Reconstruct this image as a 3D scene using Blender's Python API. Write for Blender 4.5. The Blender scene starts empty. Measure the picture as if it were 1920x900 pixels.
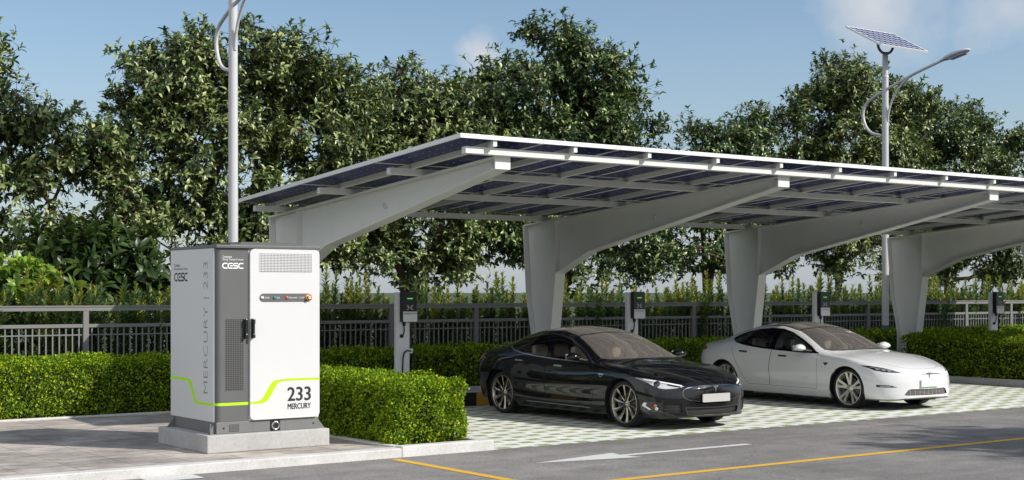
import bpy, bmesh, math, random
import numpy as np
from mathutils import Vector, Matrix
from mathutils.bvhtree import BVHTree
random.seed(7); PI = math.pi
sc = bpy.context.scene
COL = sc.collection

# ------------------------------------------------------------------ object helpers
def link(o, parent=None):
    COL.objects.link(o)
    if parent is not None: o.parent = parent
    return o
def tag(o, label=None, cat=None, group=None, kind=None):
    if label: o['label'] = label
    if cat: o['category'] = cat
    if group: o['group'] = group
    if kind: o['kind'] = kind
    return o
def empty(name, loc=(0, 0, 0), parent=None, rz=0.0):
    o = bpy.data.objects.new(name, None); o.empty_display_size = .2
    o.location = loc; o.rotation_euler = (0, 0, rz)
    return link(o, parent)
def copy_tree(o, parent=None):
    c = o.copy(); COL.objects.link(c)
    if parent is not None: c.parent = parent
    for ch in [x for x in bpy.data.objects if x.parent == o]:
        copy_tree(ch, c)
    return c

class MB:
    """collects polygons, then links them as ONE mesh object"""
    def __init__(s): s.v = []; s.f = []; s.m = []; s.sm = []
    def add(s, vs, fs, mi=0, smooth=False):
        o = len(s.v); s.v += [tuple(v) for v in vs]
        for f in fs:
            s.f.append([i + o for i in f]); s.m.append(mi); s.sm.append(smooth)
    def box(s, a, b, mi=0, bev=0.0):
        x0, y0, z0 = a; x1, y1, z1 = b
        if x0 > x1: x0, x1 = x1, x0
        if y0 > y1: y0, y1 = y1, y0
        if z0 > z1: z0, z1 = z1, z0
        if bev <= 0:
            vs = [(x, y, z) for z in (z0, z1) for y in (y0, y1) for x in (x0, x1)]
            s.add(vs, [(0, 2, 3, 1), (4, 5, 7, 6), (0, 1, 5, 4), (2, 6, 7, 3), (0, 4, 6, 2), (1, 3, 7, 5)], mi)
        else:
            bm = bmesh.new(); bmesh.ops.create_cube(bm, size=1)
            for v in bm.verts:
                v.co = Vector(((x0+x1)/2+v.co.x*(x1-x0), (y0+y1)/2+v.co.y*(y1-y0), (z0+z1)/2+v.co.z*(z1-z0)))
            bmesh.ops.bevel(bm, geom=bm.edges[:], offset=min(bev, .49*min(x1-x0, y1-y0, z1-z0)), segments=2, affect='EDGES', profile=.5)
            s.bm(bm, mi)
    def bm(s, bm, mi=0, smooth=False, mat=None):
        bm.verts.ensure_lookup_table(); bm.verts.index_update()
        vs = [(mat @ v.co if mat else v.co)[:] for v in bm.verts]
        s.add(vs, [[v.index for v in f.verts] for f in bm.faces], mi, smooth); bm.free()
    def obox(s, c, ax, ay, az, mi=0):
        c = Vector(c); ax = Vector(ax); ay = Vector(ay); az = Vector(az)
        vs = [c+ax*i+ay*j+az*k for k in (-1, 1) for j in (-1, 1) for i in (-1, 1)]
        s.add(vs, [(0, 2, 3, 1), (4, 5, 7, 6), (0, 1, 5, 4), (2, 6, 7, 3), (0, 4, 6, 2), (1, 3, 7, 5)], mi)
    def bar(s, p, q, w, h, mi=0, up=(0, 0, 1)):
        p = Vector(p); q = Vector(q); d = (q-p); L = d.length; d.normalize()
        r = d.cross(Vector(up))
        if r.length < 1e-5: r = d.cross(Vector((0, 1, 0)))
        r.normalize(); u = r.cross(d)
        s.obox((p+q)/2, d*L/2, r*w/2, u*h/2, mi)
    def prism(s, poly, axis, a, b, mi=0):
        """extrude a 2D polygon along an axis between a and b (axis x: (y,z), y: (x,z), z: (x,y))"""
        def P(p, t): return {'x': (t, p[0], p[1]), 'y': (p[0], t, p[1]), 'z': (p[0], p[1], t)}[axis]
        n = len(poly)
        vs = [P(p, a) for p in poly] + [P(p, b) for p in poly]
        fs = [list(range(n)), list(range(2*n-1, n-1, -1))] + [(i, (i+n), (i+1) % n+n, (i+1) % n) for i in range(n)]
        s.add(vs, fs, mi)
    def tube(s, pts, r, n=8, mi=0, cap=True, smooth=True):
        pts = [Vector(p) for p in pts]; k = len(pts)
        rr = r if isinstance(r, (list, tuple)) else [r]*k
        vs = []; fs = []; ref = None
        for i, p in enumerate(pts):
            d = (pts[min(i+1, k-1)]-pts[max(i-1, 0)]).normalized()
            if ref is None:
                ref = Vector((0, 0, 1)) if abs(d.z) < .9 else Vector((1, 0, 0))
            x = (ref-d*ref.dot(d)).normalized(); ref = x; y = d.cross(x)
            for j in range(n):
                a = 2*PI*j/n; vs.append(p+(x*math.cos(a)+y*math.sin(a))*rr[i])
        for i in range(k-1):
            for j in range(n):
                fs.append((i*n+j, i*n+(j+1) % n, (i+1)*n+(j+1) % n, (i+1)*n+j))
        s.add(vs, fs, mi, smooth)
        if cap: s.add([vs[j] for j in range(n)], [list(range(n-1, -1, -1))], mi); s.add(vs[-n:], [list(range(n))], mi)
    def lathe(s, prof, c, axis=(0, 0, 1), n=32, mi=0, smooth=True, ref=None):
        """prof: list of (radius, height along axis)"""
        ax = Vector(axis).normalized(); rf = Vector(ref) if ref else (Vector((1, 0, 0)) if abs(ax.x) < .9 else Vector((0, 0, 1)))
        x = (rf-ax*rf.dot(ax)).normalized(); y = ax.cross(x); c = Vector(c)
        vs = []; fs = []
        for (r, h) in prof:
            for j in range(n):
                a = 2*PI*j/n; vs.append(c+ax*h+(x*math.cos(a)+y*math.sin(a))*r)
        for i in range(len(prof)-1):
            for j in range(n):
                fs.append((i*n+j, i*n+(j+1) % n, (i+1)*n+(j+1) % n, (i+1)*n+j))
        s.add(vs, fs, mi, smooth)
    def build(s, name, mats, parent=None, loc=None, shift=None):
        me = bpy.data.meshes.new(name)
        vs = s.v
        if shift: vs = [(a-shift[0], b-shift[1], c-shift[2]) for a, b, c in vs]
        me.from_pydata(vs, [], s.f)
        if not isinstance(mats, (list, tuple)): mats = [mats]
        for m in mats: me.materials.append(m)
        me.polygons.foreach_set('material_index', s.m); me.polygons.foreach_set('use_smooth', s.sm)
        me.update()
        o = bpy.data.objects.new(name, me)
        if shift: o.location = shift
        if loc: o.location = loc
        return link(o, parent)

def fix_normals(o):
    bm = bmesh.new(); bm.from_mesh(o.data); bmesh.ops.recalc_face_normals(bm, faces=bm.faces[:]); bm.to_mesh(o.data); bm.free(); return o
def chaikin(p, n=2, closed=False):
    for _ in range(n):
        q = [] if closed else [p[0]]
        m = len(p)
        for i in range(m if closed else m-1):
            a = p[i]; b = p[(i+1) % m]
            q.append(tuple(a[k]*.75+b[k]*.25 for k in range(len(a)))); q.append(tuple(a[k]*.25+b[k]*.75 for k in range(len(a))))
        if not closed: q.append(p[-1])
        p = q
    return p
def round_rect(x0, y0, x1, y1, r, n=6, corners=(1, 1, 1, 1)):
    out = []
    for (cx, cy, a0, on) in ((x1-r, y0+r, -90, corners[1]), (x1-r, y1-r, 0, corners[2]), (x0+r, y1-r, 90, corners[3]), (x0+r, y0+r, 180, corners[0])):
        if on:
            for k in range(n+1):
                a = math.radians(a0+90*k/n); out.append((cx+r*math.cos(a), cy+r*math.sin(a)))
        else:
            a = math.radians(a0+45); out.append((cx+math.copysign(r, math.cos(a)), cy+math.copysign(r, math.sin(a))))
    return out
def ribbon2d(path, w):
    L = []; R = []; n = len(path)
    for i in range(n):
        a = Vector(path[max(i-1, 0)]); b = Vector(path[min(i+1, n-1)]); d = (b-a).normalized(); nn = Vector((-d.y, d.x))
        p = Vector(path[i]); L.append(p+nn*w/2); R.append(p-nn*w/2)
    return L, R
def text_geo(body, x0, y0, x1, y1, offset=0.0):
    """flat lettering from the built-in font fitted in a box; returns verts2d, faces"""
    cu = bpy.data.curves.new('txt', 'FONT'); cu.body = body; cu.offset = offset; cu.resolution_u = 4
    cu.fill_mode = 'FRONT'
    o = bpy.data.objects.new('txt', cu); COL.objects.link(o)
    dg = bpy.context.evaluated_depsgraph_get(); dg.update()
    me = bpy.data.meshes.new_from_object(o.evaluated_get(dg))
    v = [(p.co.x, p.co.y) for p in me.vertices]; f = [list(p.vertices) for p in me.polygons]
    COL.objects.unlink(o); bpy.data.objects.remove(o); bpy.data.curves.remove(cu); bpy.data.meshes.remove(me)
    xs = [p[0] for p in v]; ys = [p[1] for p in v]; ax, bx, ay, by = min(xs), max(xs), min(ys), max(ys)
    v = [(x0+(p[0]-ax)/(bx-ax)*(x1-x0), y0+(p[1]-ay)/(by-ay)*(y1-y0)) for p in v]
    return v, f

# ------------------------------------------------------------------ materials
def nm(name):
    m = bpy.data.materials.new(name); m.use_nodes = True
    nt = m.node_tree; b = nt.nodes['Principled BSDF']
    return m, nt, b
def rgb(*c): return (c[0], c[1], c[2], 1)
def mat(name, col, rough=.5, metal=0., spec=.5, coat=0., noise=None, bump=None, emit=None):
    """noise: (scale, amount) mottles the colour; bump: (scale, strength)"""
    m, nt, b = nm(name); N = nt.nodes; L = nt.links
    b.inputs['Base Color'].default_value = rgb(*col); b.inputs['Roughness'].default_value = rough
    b.inputs['Metallic'].default_value = metal; b.inputs['Specular IOR Level'].default_value = spec
    b.inputs['Coat Weight'].default_value = coat; b.inputs['Coat Roughness'].default_value = .03
    if emit: b.inputs['Emission Color'].default_value = rgb(*emit[:3]); b.inputs['Emission Strength'].default_value = emit[3]
    if noise or bump:
        tc = N.new('ShaderNodeTexCoord')
    if noise:
        t = N.new('ShaderNodeTexNoise'); t.inputs['Scale'].default_value = noise[0]; t.inputs['Detail'].default_value = 6; t.inputs['Roughness'].default_value = .65
        L.new(tc.outputs['Object'], t.inputs['Vector'])
        r = N.new('ShaderNodeMapRange'); r.inputs[1].default_value = .25; r.inputs[2].default_value = .75
        r.inputs[3].default_value = 1-noise[1]; r.inputs[4].default_value = 1+noise[1]; L.new(t.outputs['Fac'], r.inputs[0])
        mx = N.new('ShaderNodeMix'); mx.data_type = 'RGBA'; mx.blend_type = 'MULTIPLY'; mx.inputs[0].default_value = 1
        mx.inputs[6].default_value = rgb(*col); L.new(r.outputs[0], mx.inputs[7]); L.new(mx.outputs[2], b.inputs['Base Color'])
        rr = N.new('ShaderNodeMapRange'); rr.inputs[3].default_value = max(0, rough-.08); rr.inputs[4].default_value = min(1, rough+.08)
        L.new(t.outputs['Fac'], rr.inputs[0]); L.new(rr.outputs[0], b.inputs['Roughness'])
    if bump:
        t2 = N.new('ShaderNodeTexNoise'); t2.inputs['Scale'].default_value = bump[0]; t2.inputs['Detail'].default_value = 5
        L.new(tc.outputs['Object'], t2.inputs['Vector'])
        bp = N.new('ShaderNodeBump'); bp.inputs['Strength'].default_value = bump[1]; bp.inputs['Distance'].default_value = .02
        L.new(t2.outputs['Fac'], bp.inputs['Height']); L.new(bp.outputs['Normal'], b.inputs['Normal'])
    return m
class G:
    """tiny node-graph helper"""
    def __init__(s, nt): s.nt = nt; s.N = nt.nodes; s.L = nt.links
    def n(s, t, **kw):
        x = s.N.new(t)
        for k, v in kw.items(): setattr(x, k, v)
        return x
    def _in(s, sock, v):
        if hasattr(v, 'is_linked') or hasattr(v, 'links'): s.L.new(v, sock)
        else: sock.default_value = v
    def math(s, op, a, b=None, clamp=False):
        x = s.n('ShaderNodeMath', operation=op); x.use_clamp = clamp; s._in(x.inputs[0], a)
        if b is not None: s._in(x.inputs[1], b)
        return x.outputs[0]
    def noise(s, vec, scale, detail=5, rough=.6):
        x = s.n('ShaderNodeTexNoise'); x.inputs['Scale'].default_value = scale; x.inputs['Detail'].default_value = detail; x.inputs['Roughness'].default_value = rough
        s.L.new(vec, x.inputs['Vector']); return x.outputs['Fac']
    def mapr(s, v, a, b, c, d):
        x = s.n('ShaderNodeMapRange'); s._in(x.inputs[0], v)
        for i, q in enumerate((a, b, c, d)): x.inputs[i+1].default_value = q
        return x.outputs[0]
    def mix(s, f, a, b, blend='MIX'):
        x = s.n('ShaderNodeMix', data_type='RGBA', blend_type=blend); s._in(x.inputs[0], f); s._in(x.inputs[6], a); s._in(x.inputs[7], b)
        return x.outputs[2]
    def ramp(s, f, stops):
        x = s.n('ShaderNodeValToRGB'); e = x.color_ramp.elements
        while len(e) < len(stops): e.new(.5)
        for i, (p, c) in enumerate(stops): e[i].position = p; e[i].color = rgb(*c)
        s.L.new(f, x.inputs[0]); return x.outputs[0]
    def sep(s, vec):
        x = s.n('ShaderNodeSeparateXYZ'); s.L.new(vec, x.inputs[0]); return x.outputs
    def bump(s, h, strength, dist=.02):
        x = s.n('ShaderNodeBump'); x.inputs['Strength'].default_value = strength; x.inputs['Distance'].default_value = dist
        s.L.new(h, x.inputs['Height']); return x.outputs['Normal']
    def obj(s): return s.n('ShaderNodeTexCoord').outputs['Object']

M = {}
M['steel'] = mat('white_painted_steel', (.74, .74, .72), .38, noise=(3, .04))
M['fence'] = mat('grey_painted_metal', (.20, .198, .194), .45, noise=(2, .06))
M['pole'] = mat('pole_paint', (.56, .56, .57), .38, noise=(2, .04))
M['blue_band'] = mat('blue_band_paint', (.05, .10, .28), .5)
M['alu'] = mat('aluminium_frame', (.76, .765, .77), .4)
M['black'] = mat('black_plastic', (.012, .012, .013), .35)
M['rubber'] = mat('black_rubber', (.018, .018, .019), .7, noise=(20, .15))
M['white_plastic'] = mat('white_plastic', (.93, .93, .93), .35, noise=(2, .02))
M['green_led'] = mat('green_led', (.05, .6, .05), .4, emit=(.12, .9, .12, .35))
M['ink_white'] = mat('white_ink', (.85, .85, .85), .5)
M['ink_black'] = mat('black_ink', (.018, .018, .02), .5)
M['ink_grey'] = mat('grey_ink', (.24, .24, .25), .5)
M['cab_white'] = mat('cabinet_white_powder_coat', (.64, .64, .642), .42, noise=(1.2, .025), bump=(400, .03))
M['cab_grey'] = mat('cabinet_grey_powder_coat', (.115, .117, .118), .42, noise=(1.5, .06), bump=(400, .04))
M['cab_base'] = mat('cabinet_base_grey', (.17, .172, .17), .45, noise=(2, .08))
M['lime'] = mat('lime_green_vinyl', (.46, .86, .0), .4)
M['bark'] = mat('bark', (.105, .066, .042), .85, noise=(9, .35), bump=(30, .5))
M['soil'] = mat('planting_soil', (.045, .035, .024), .95, noise=(8, .4))

def concrete(name, col, scale=1.0, spots=.5):
    m, nt, b = nm(name); g = G(nt); o = g.obj()
    n1 = g.noise(o, 2.2*scale, 6, .7); n2 = g.noise(o, 45*scale, 4, .7)
    v = g.n('ShaderNodeTexVoronoi'); v.inputs['Scale'].default_value = 26*scale; g.L.new(o, v.inputs['Vector'])
    pit = g.mapr(v.outputs['Distance'], .10, .16, 1-spots, 1)
    k = g.math('MULTIPLY', g.mapr(n1, .3, .7, .82, 1.12), g.mapr(n2, .3, .7, .9, 1.08))
    k = g.math('MULTIPLY', k, pit)
    g.L.new(g.mix(1.0, rgb(*col), k, 'MULTIPLY'), b.inputs['Base Color'])
    b.inputs['Roughness'].default_value = .85
    g.L.new(g.bump(g.math('ADD', n2, pit), .25, .004), b.inputs['Normal'])
    return m
M['kerb'] = concrete('kerb_concrete', (.60, .59, .57))
M['plinth'] = concrete('plinth_concrete', (.44, .43, .42), .7, .15)

def asphalt():
    m, nt, b = nm('asphalt'); g = G(nt); o = g.obj()
    big = g.noise(o, .35, 4, .6); mid = g.noise(o, 2.5, 5, .6); fine = g.noise(o, 70, 3, .8); agg = g.noise(o, 28, 2, .5)
    s = g.n('ShaderNodeMapping'); s.inputs['Scale'].default_value = (.12, 1.6, 1); g.L.new(o, s.inputs['Vector'])
    streak = g.noise(s.outputs[0], 1.1, 4, .6)
    k = g.math('MULTIPLY', g.mapr(big, .38, .62, .80, 1.12), g.mapr(mid, .38, .62, .88, 1.09))
    k = g.math('MULTIPLY', k, g.mapr(fine, .35, .65, .66, 1.34)); k = g.math('MULTIPLY', k, g.mapr(streak, .38, .62, .88, 1.08))
    k = g.math('MULTIPLY', k, g.mapr(agg, .35, .65, .84, 1.14))
    v = g.n('ShaderNodeTexVoronoi', feature='DISTANCE_TO_EDGE'); v.inputs['Scale'].default_value = .32
    ad = g.n('ShaderNodeVectorMath', operation='ADD'); g.L.new(o, ad.inputs[0])
    nn = g.n('ShaderNodeTexNoise'); nn.inputs['Scale'].default_value = 1.3; nn.inputs['Detail'].default_value = 6; g.L.new(o, nn.inputs['Vector'])
    g.L.new(nn.outputs['Color'], ad.inputs[1]); g.L.new(ad.outputs[0], v.inputs['Vector'])
    crack = g.mapr(v.outputs['Distance'], .0, .004, .70, 1)
    k = g.math('MULTIPLY', k, crack)
    g.L.new(g.mix(1.0, rgb(.218, .207, .194), k, 'MULTIPLY'), b.inputs['Base Color'])
    b.inputs['Roughness'].default_value = .82
    g.L.new(g.bump(fine, .5, .006), b.inputs['Normal'])
    return m
M['asphalt'] = asphalt()

def worn_paint(name, col):
    m, nt, b = nm(name); g = G(nt); o = g.obj()
    n = g.noise(o, 55, 5, .8); n2 = g.noise(o, 5, 4, .6)
    w = g.math('MULTIPLY', g.mapr(n, .54, .66, 0, .85), g.mapr(n2, .40, .6, .25, 1))
    g.L.new(g.mix(w, rgb(*col), rgb(.2, .195, .19)), b.inputs['Base Color']); b.inputs['Roughness'].default_value = .7
    return m
M['yellow_paint'] = worn_paint('yellow_road_paint', (.72, .42, .035))
M['white_paint'] = worn_paint('white_road_paint', (.62, .62, .60))

def slabs():
    m, nt, b = nm('stone_slab_paving'); g = G(nt); o = g.obj()
    mp = g.n('ShaderNodeMapping'); mp.inputs['Rotation'].default_value = (0, 0, PI/2); mp.inputs['Location'].default_value = (.2, .33, 0); g.L.new(o, mp.inputs['Vector'])
    wob = g.n('ShaderNodeTexNoise'); wob.inputs['Scale'].default_value = 3; g.L.new(o, wob.inputs['Vector'])
    sc_ = g.n('ShaderNodeVectorMath', operation='SCALE'); g.L.new(wob.outputs['Color'], sc_.inputs[0]); sc_.inputs['Scale'].default_value = .018
    ad = g.n('ShaderNodeVectorMath', operation='ADD'); g.L.new(mp.outputs[0], ad.inputs[0]); g.L.new(sc_.outputs[0], ad.inputs[1])
    bt = g.n('ShaderNodeTexBrick'); g.L.new(ad.outputs[0], bt.inputs['Vector'])
    bt.inputs['Scale'].default_value = 1; bt.inputs['Mortar Size'].default_value = .006; bt.inputs['Mortar Smooth'].default_value = .3
    bt.inputs['Brick Width'].default_value = 1.2; bt.inputs['Row Height'].default_value = .6; bt.offset = .5
    bt.inputs['Color1'].default_value = rgb(.50, .44, .385); bt.inputs['Color2'].default_value = rgb(.41, .37, .335); bt.inputs['Mortar'].default_value = rgb(.17, .16, .145)
    s = g.n('ShaderNodeMapping'); s.inputs['Scale'].default_value = (1, 3.5, 1); g.L.new(o, s.inputs['Vector'])
    n1 = g.noise(s.outputs[0], 1.6, 7, .65); n2 = g.noise(o, 40, 3, .7); n3 = g.noise(s.outputs[0], 2.6, 8, .7)
    stain_shade = g.mapr(n3, .54, .64, 1, .50)  # stains and the blotches below also carry painted dappled tree shade
    blot = g.mapr(g.noise(o, 1.1, 6, .6), .38, .62, .70, 1.16)
    k = g.math('MULTIPLY', g.mapr(n1, .38, .62, .74, 1.14), g.mapr(n2, .35, .65, .90, 1.08)); k = g.math('MULTIPLY', k, stain_shade); k = g.math('MULTIPLY', k, blot)
    g.L.new(g.mix(1.0, bt.outputs['Color'], k, 'MULTIPLY'), b.inputs['Base Color']); b.inputs['Roughness'].default_value = .75
    g.L.new(g.bump(g.math('ADD', g.math('MULTIPLY', bt.outputs['Fac'], -1.0), n2), .3, .006), b.inputs['Normal'])
    return m
M['slabs'] = slabs()

def grass_pavers():
    m, nt, b = nm('grass_grid_pavers'); g = G(nt); o = g.obj(); xyz = g.sep(o)
    px, py = .315, .70
    def cell(v, p, off=0.0):
        a = g.math('FRACT', g.math('ADD', g.math('DIVIDE', v, p), 100+off)); return g.math('ABSOLUTE', g.math('SUBTRACT', a, .5)), g.math('FLOOR', g.math('ADD', g.math('DIVIDE', v, p), 100+off))
    wn = g.noise(o, 38, 3, .7); wv = g.math('MULTIPLY', g.math('SUBTRACT', wn, .5), .16)
    cx, ix = cell(xyz[0], px)
    # every second column is shifted by half a row
    odd = g.math('MULTIPLY', g.math('MODULO', ix, 2.0), .14)
    yy = g.math('ADD', g.math('DIVIDE', xyz[1], py), odd)
    fy = g.math('FRACT', g.math('ADD', yy, 100)); cy = g.math('ABSOLUTE', g.math('SUBTRACT', fy, .5))
    # each cell carries two slots side by side
    f2 = g.math('ABSOLUTE', g.math('SUBTRACT', g.math('FRACT', g.math('MULTIPLY', fy, 2.0)), .5))
    inx = g.mapr(g.math('ADD', cx, wv), .31, .36, 1, 0); iny = g.mapr(g.math('ADD', f2, wv), .20, .27, 1, 0)
    hole = g.math('MULTIPLY', inx, iny)
    pn = g.noise(o, 1.3, 4, .6); hole = g.math('MULTIPLY', hole, g.mapr(pn, .34, .46, .45, 1))
    joint = g.math('MAXIMUM', g.mapr(cx, .49, .498, 0, .6), g.mapr(cy, .492, .498, 0, .6))
    gn = g.noise(o, 60, 3, .7)
    grass = g.ramp(gn, [(.34, (.10, .17, .05)), (.5, (.26, .34, .13)), (.66, (.46, .50, .29))])
    n1 = g.noise(o, 2.0, 5, .65); n2 = g.noise(o, 50, 3, .7)
    k = g.math('MULTIPLY', g.mapr(n1, .3, .7, .84, 1.1), g.mapr(n2, .3, .7, .92, 1.07))
    conc = g.mix(1.0, rgb(.73, .725, .69), k, 'MULTIPLY')
    conc = g.mix(g.math('MULTIPLY', joint, .45), conc, rgb(.2, .2, .17))
    g.L.new(g.mix(hole, conc, grass), b.inputs['Base Color']); b.inputs['Roughness'].default_value = .85
    g.L.new(g.bump(g.math('ADD', g.math('MULTIPLY', hole, -.8), g.math('MULTIPLY', gn, hole)), .5, .02), b.inputs['Normal'])
    return m
M['pavers'] = grass_pavers()

def ground_mat():
    m, nt, b = nm('rough_grass_ground'); g = G(nt); o = g.obj()
    n = g.noise(o, .6, 6, .7); n2 = g.noise(o, 14, 4, .7)
    k = g.math('ADD', g.math('MULTIPLY', n, .6), g.math('MULTIPLY', n2, .4))
    g.L.new(g.ramp(k, [(.35, (.03, .045, .015)), (.5, (.06, .08, .025)), (.65, (.10, .10, .045))]), b.inputs['Base Color']); b.inputs['Roughness'].default_value = .95
    return m
M['ground'] = ground_mat()

def solar_cells(name, px, py, dark, line, offx=0.0, offy=0.0, lw=.035):
    m, nt, b = nm(name); g = G(nt); o = g.obj(); xyz = g.sep(o)
    def ce(v, p, off): return g.math('ABSOLUTE', g.math('SUBTRACT', g.math('FRACT', g.math('ADD', g.math('DIVIDE', v, p), 50.5+off)), .5))
    cx = ce(xyz[0], px, offx); cy = ce(xyz[1], py, offy)     # 0 at the line between cells
    lx = g.mapr(cx, lw*.4, lw*.6, 1, 0); ly = g.mapr(cy, lw*.4, lw*.6, 1, 0); l = g.math('MAXIMUM', lx, ly)
    dot = g.mapr(g.math('ADD', cx, cy), .09, .11, 1, 0)
    a = g.mix(g.math('MULTIPLY', l, .85), rgb(*dark), rgb(*line)); a = g.mix(dot, a, rgb(.55, .56, .6))
    g.L.new(a, b.inputs['Base Color']); b.inputs['Roughness'].default_value = .18; b.inputs['Specular IOR Level'].default_value = .03
    return m
M['cells'] = solar_cells('solar_cells', 1.255/6, 2.05/12, (.003, .012, .105), (.06, .09, .24))
M['lamp_cells'] = solar_cells('lamp_solar_cells', 1.75/9, 1.2/6, (.02, .028, .10), (.70, .70, .72), lw=.15, offx=.5)
# ------------------------------------------------------------------ camera, sky, sun
YAW = math.atan(2667/3640)                       # view direction turned from +Y towards +X
cam = bpy.data.cameras.new('camera'); co = bpy.data.objects.new('camera', cam); COL.objects.link(co)
cam.sensor_width = 36; cam.lens = 50.0; cam.shift_y = 97.5/1920; cam.clip_end = 6000; cam.clip_start = .1
co.location = (0, 0, 1.92); co.rotation_euler = (PI/2, 0, -YAW); sc.camera = co

S = Vector((.80, -1.15, 1.0)).normalized()
sun = bpy.data.lights.new('sun', 'SUN'); so = bpy.data.objects.new('sun', sun); COL.objects.link(so)
sun.energy = 3.6; sun.angle = math.radians(.55); sun.color = (1.0, .955, .885)
so.rotation_euler = S.to_track_quat('Z', 'Y').to_euler(); so.location = (20, -20, 30)
w = bpy.data.worlds.new('World'); sc.world = w; w.use_nodes = True
nt = w.node_tree; g = G(nt); bg = nt.nodes['Background']
sky = g.n('ShaderNodeTexSky'); sky.sky_type = 'NISHITA'; sky.sun_disc = False
sky.sun_elevation = math.asin(S.z); sky.sun_rotation = math.atan2(S.x, S.y)
sky.altitude = 0; sky.air_density = 1.0; sky.dust_density = .4; sky.ozone_density = 1.8
dirv = g.n('ShaderNodeTexCoord').outputs['Generated']
def pixdir(px, py):
    r = (px-960)/2667; u = -(py-547.5)/2667; s_, c_ = math.cos(YAW), math.sin(YAW)
    return Vector((s_*r+c_, -c_*r+s_, u)).normalized()
def cloud_blob(px, py, rad, amt):
    d = g.n('ShaderNodeVectorMath', operation='DISTANCE'); g.L.new(dirv, d.inputs[0]); d.inputs[1].default_value = pixdir(px, py)
    return g.math('MULTIPLY', g.mapr(d.outputs['Value'], 0, rad, 1, 0), amt)
cl = None
for a in ((905, 105, .032, 1.0), (880, 92, .022, .8), (1640, 15, .075, .9), (1890, 10, .06, .8)):
    q = cloud_blob(*a); cl = q if cl is None else g.math('MAXIMUM', cl, q)
cn = g.noise(dirv, 26, 7, .55); cn2 = g.noise(dirv, 5, 6, .6)
cm = g.mapr(g.math('ADD', g.math('MULTIPLY', cn, .55), g.math('MULTIPLY', cl, .62)), .48, .86, 0, .72)
mp = g.n('ShaderNodeMapping'); mp.inputs['Scale'].default_value = (1, 1, 3.5); g.L.new(dirv, mp.inputs['Vector'])
wisp = g.mapr(g.noise(mp.outputs[0], 3.2, 7, .6), .58, .9, 0, .10)
cm = g.math('MAXIMUM', cm, wisp)
# pale air near the horizon
hz = g.mapr(g.sep(dirv)[2], 0.0, .17, .72, 0.0)
skyc = g.mix(hz, sky.outputs[0], rgb(3.1, 3.75, 4.75))
skyc = g.mix(cm, skyc, rgb(6.2, 6.1, 6.1))
# unseen cloud glow behind the camera, added as fill light
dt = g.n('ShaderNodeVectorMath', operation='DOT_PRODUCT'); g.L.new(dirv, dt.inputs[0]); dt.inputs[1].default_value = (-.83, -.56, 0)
fill_glow = g.math('MULTIPLY', g.mapr(dt.outputs['Value'], .05, .45, 0, 1), g.mapr(g.sep(dirv)[2], .03, .14, 0, 1))
fill_glow = g.math('MULTIPLY', fill_glow, g.mapr(g.noise(dirv, 3.0, 7, .55), .34, .52, .25, 1))
g.L.new(g.mix(fill_glow, skyc, rgb(7.4, 7.6, 7.9)), bg.inputs['Color'])
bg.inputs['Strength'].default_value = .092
sc.view_settings.view_transform = 'Standard'; sc.view_settings.look = 'None'; sc.view_settings.gamma = 1; sc.view_settings.exposure = .42
sc.view_settings.use_curve_mapping = False
sc.cycles.use_denoising = True
sc.cycles.max_bounces = 7; sc.cycles.transparent_max_bounces = 12; sc.cycles.diffuse_bounces = 5; sc.cycles.glossy_bounces = 4
sc.cycles.sample_clamp_indirect = 6; sc.cycles.caustics_reflective = False; sc.cycles.caustics_refractive = False

# ------------------------------------------------------------------ ground, road, pavement
def sheet(name, x0, y0, x1, y1, z, m, **kw):
    b = MB(); b.add([(x0, y0, z), (x1, y0, z), (x1, y1, z), (x0, y1, z)], [(0, 1, 2, 3)]); o = b.build(name, m); tag(o, kind='structure', **kw); return o
def slab(name, x0, y0, x1, y1, z0, z1, m, bev=0.0):
    b = MB(); b.box((x0, y0, z0), (x1, y1, z1), 0, bev); o = b.build(name, m); tag(o, kind='structure'); return o
sheet('ground', -2500, -2500, 2500, 2500, -.03, M['ground'])
sheet('road', -80, 2.6, 140, 14.075, 0, M['asphalt'])
sheet('parking_paving', 10.045, 14.079, 25.60, 19.70, .002, M['pavers'])
slab('pavement', -40, 14.26, 8.715, 20.33, -.02, .095, M['slabs'])
KZ = .105
slab('kerb', -40, 14.075, 8.73, 14.255, -.02, KZ, M['kerb'], .012)
slab('kerb', 8.733, 14.075, 10.04, 14.235, -.02, KZ+.02, M['kerb'], .012)          # front of the hedge bed
slab('kerb', 8.72, 14.238, 8.83, 20.335, -.02, KZ+.012, M['kerb'], .01)
slab('kerb', 9.93, 14.238, 10.04, 19.69, -.02, KZ+.012, M['kerb'], .01)
slab('kerb', -40, 20.338, 8.83, 20.45, -.02, KZ+.014, M['kerb'], .01)
slab('kerb', 25.61, 13.9, 25.73, 19.69, -.02, KZ+.012, M['kerb'], .01)
slab('kerb', 25.735, 13.9, 60, 14.05, -.02, KZ+.012, M['kerb'], .01)
for (x0, y0, x1, y1, z) in ((8.833, 14.238, 9.927, 21.0, .07), (-40, 20.453, 8.83, 22.6, .07), (25.735, 14.055, 60, 22.6, .07), (8.835, 21.003, 25.73, 22.6, .18)):
    slab('planting_bed', x0, y0, x1, y1, -.02, z, M['soil'])
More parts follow.
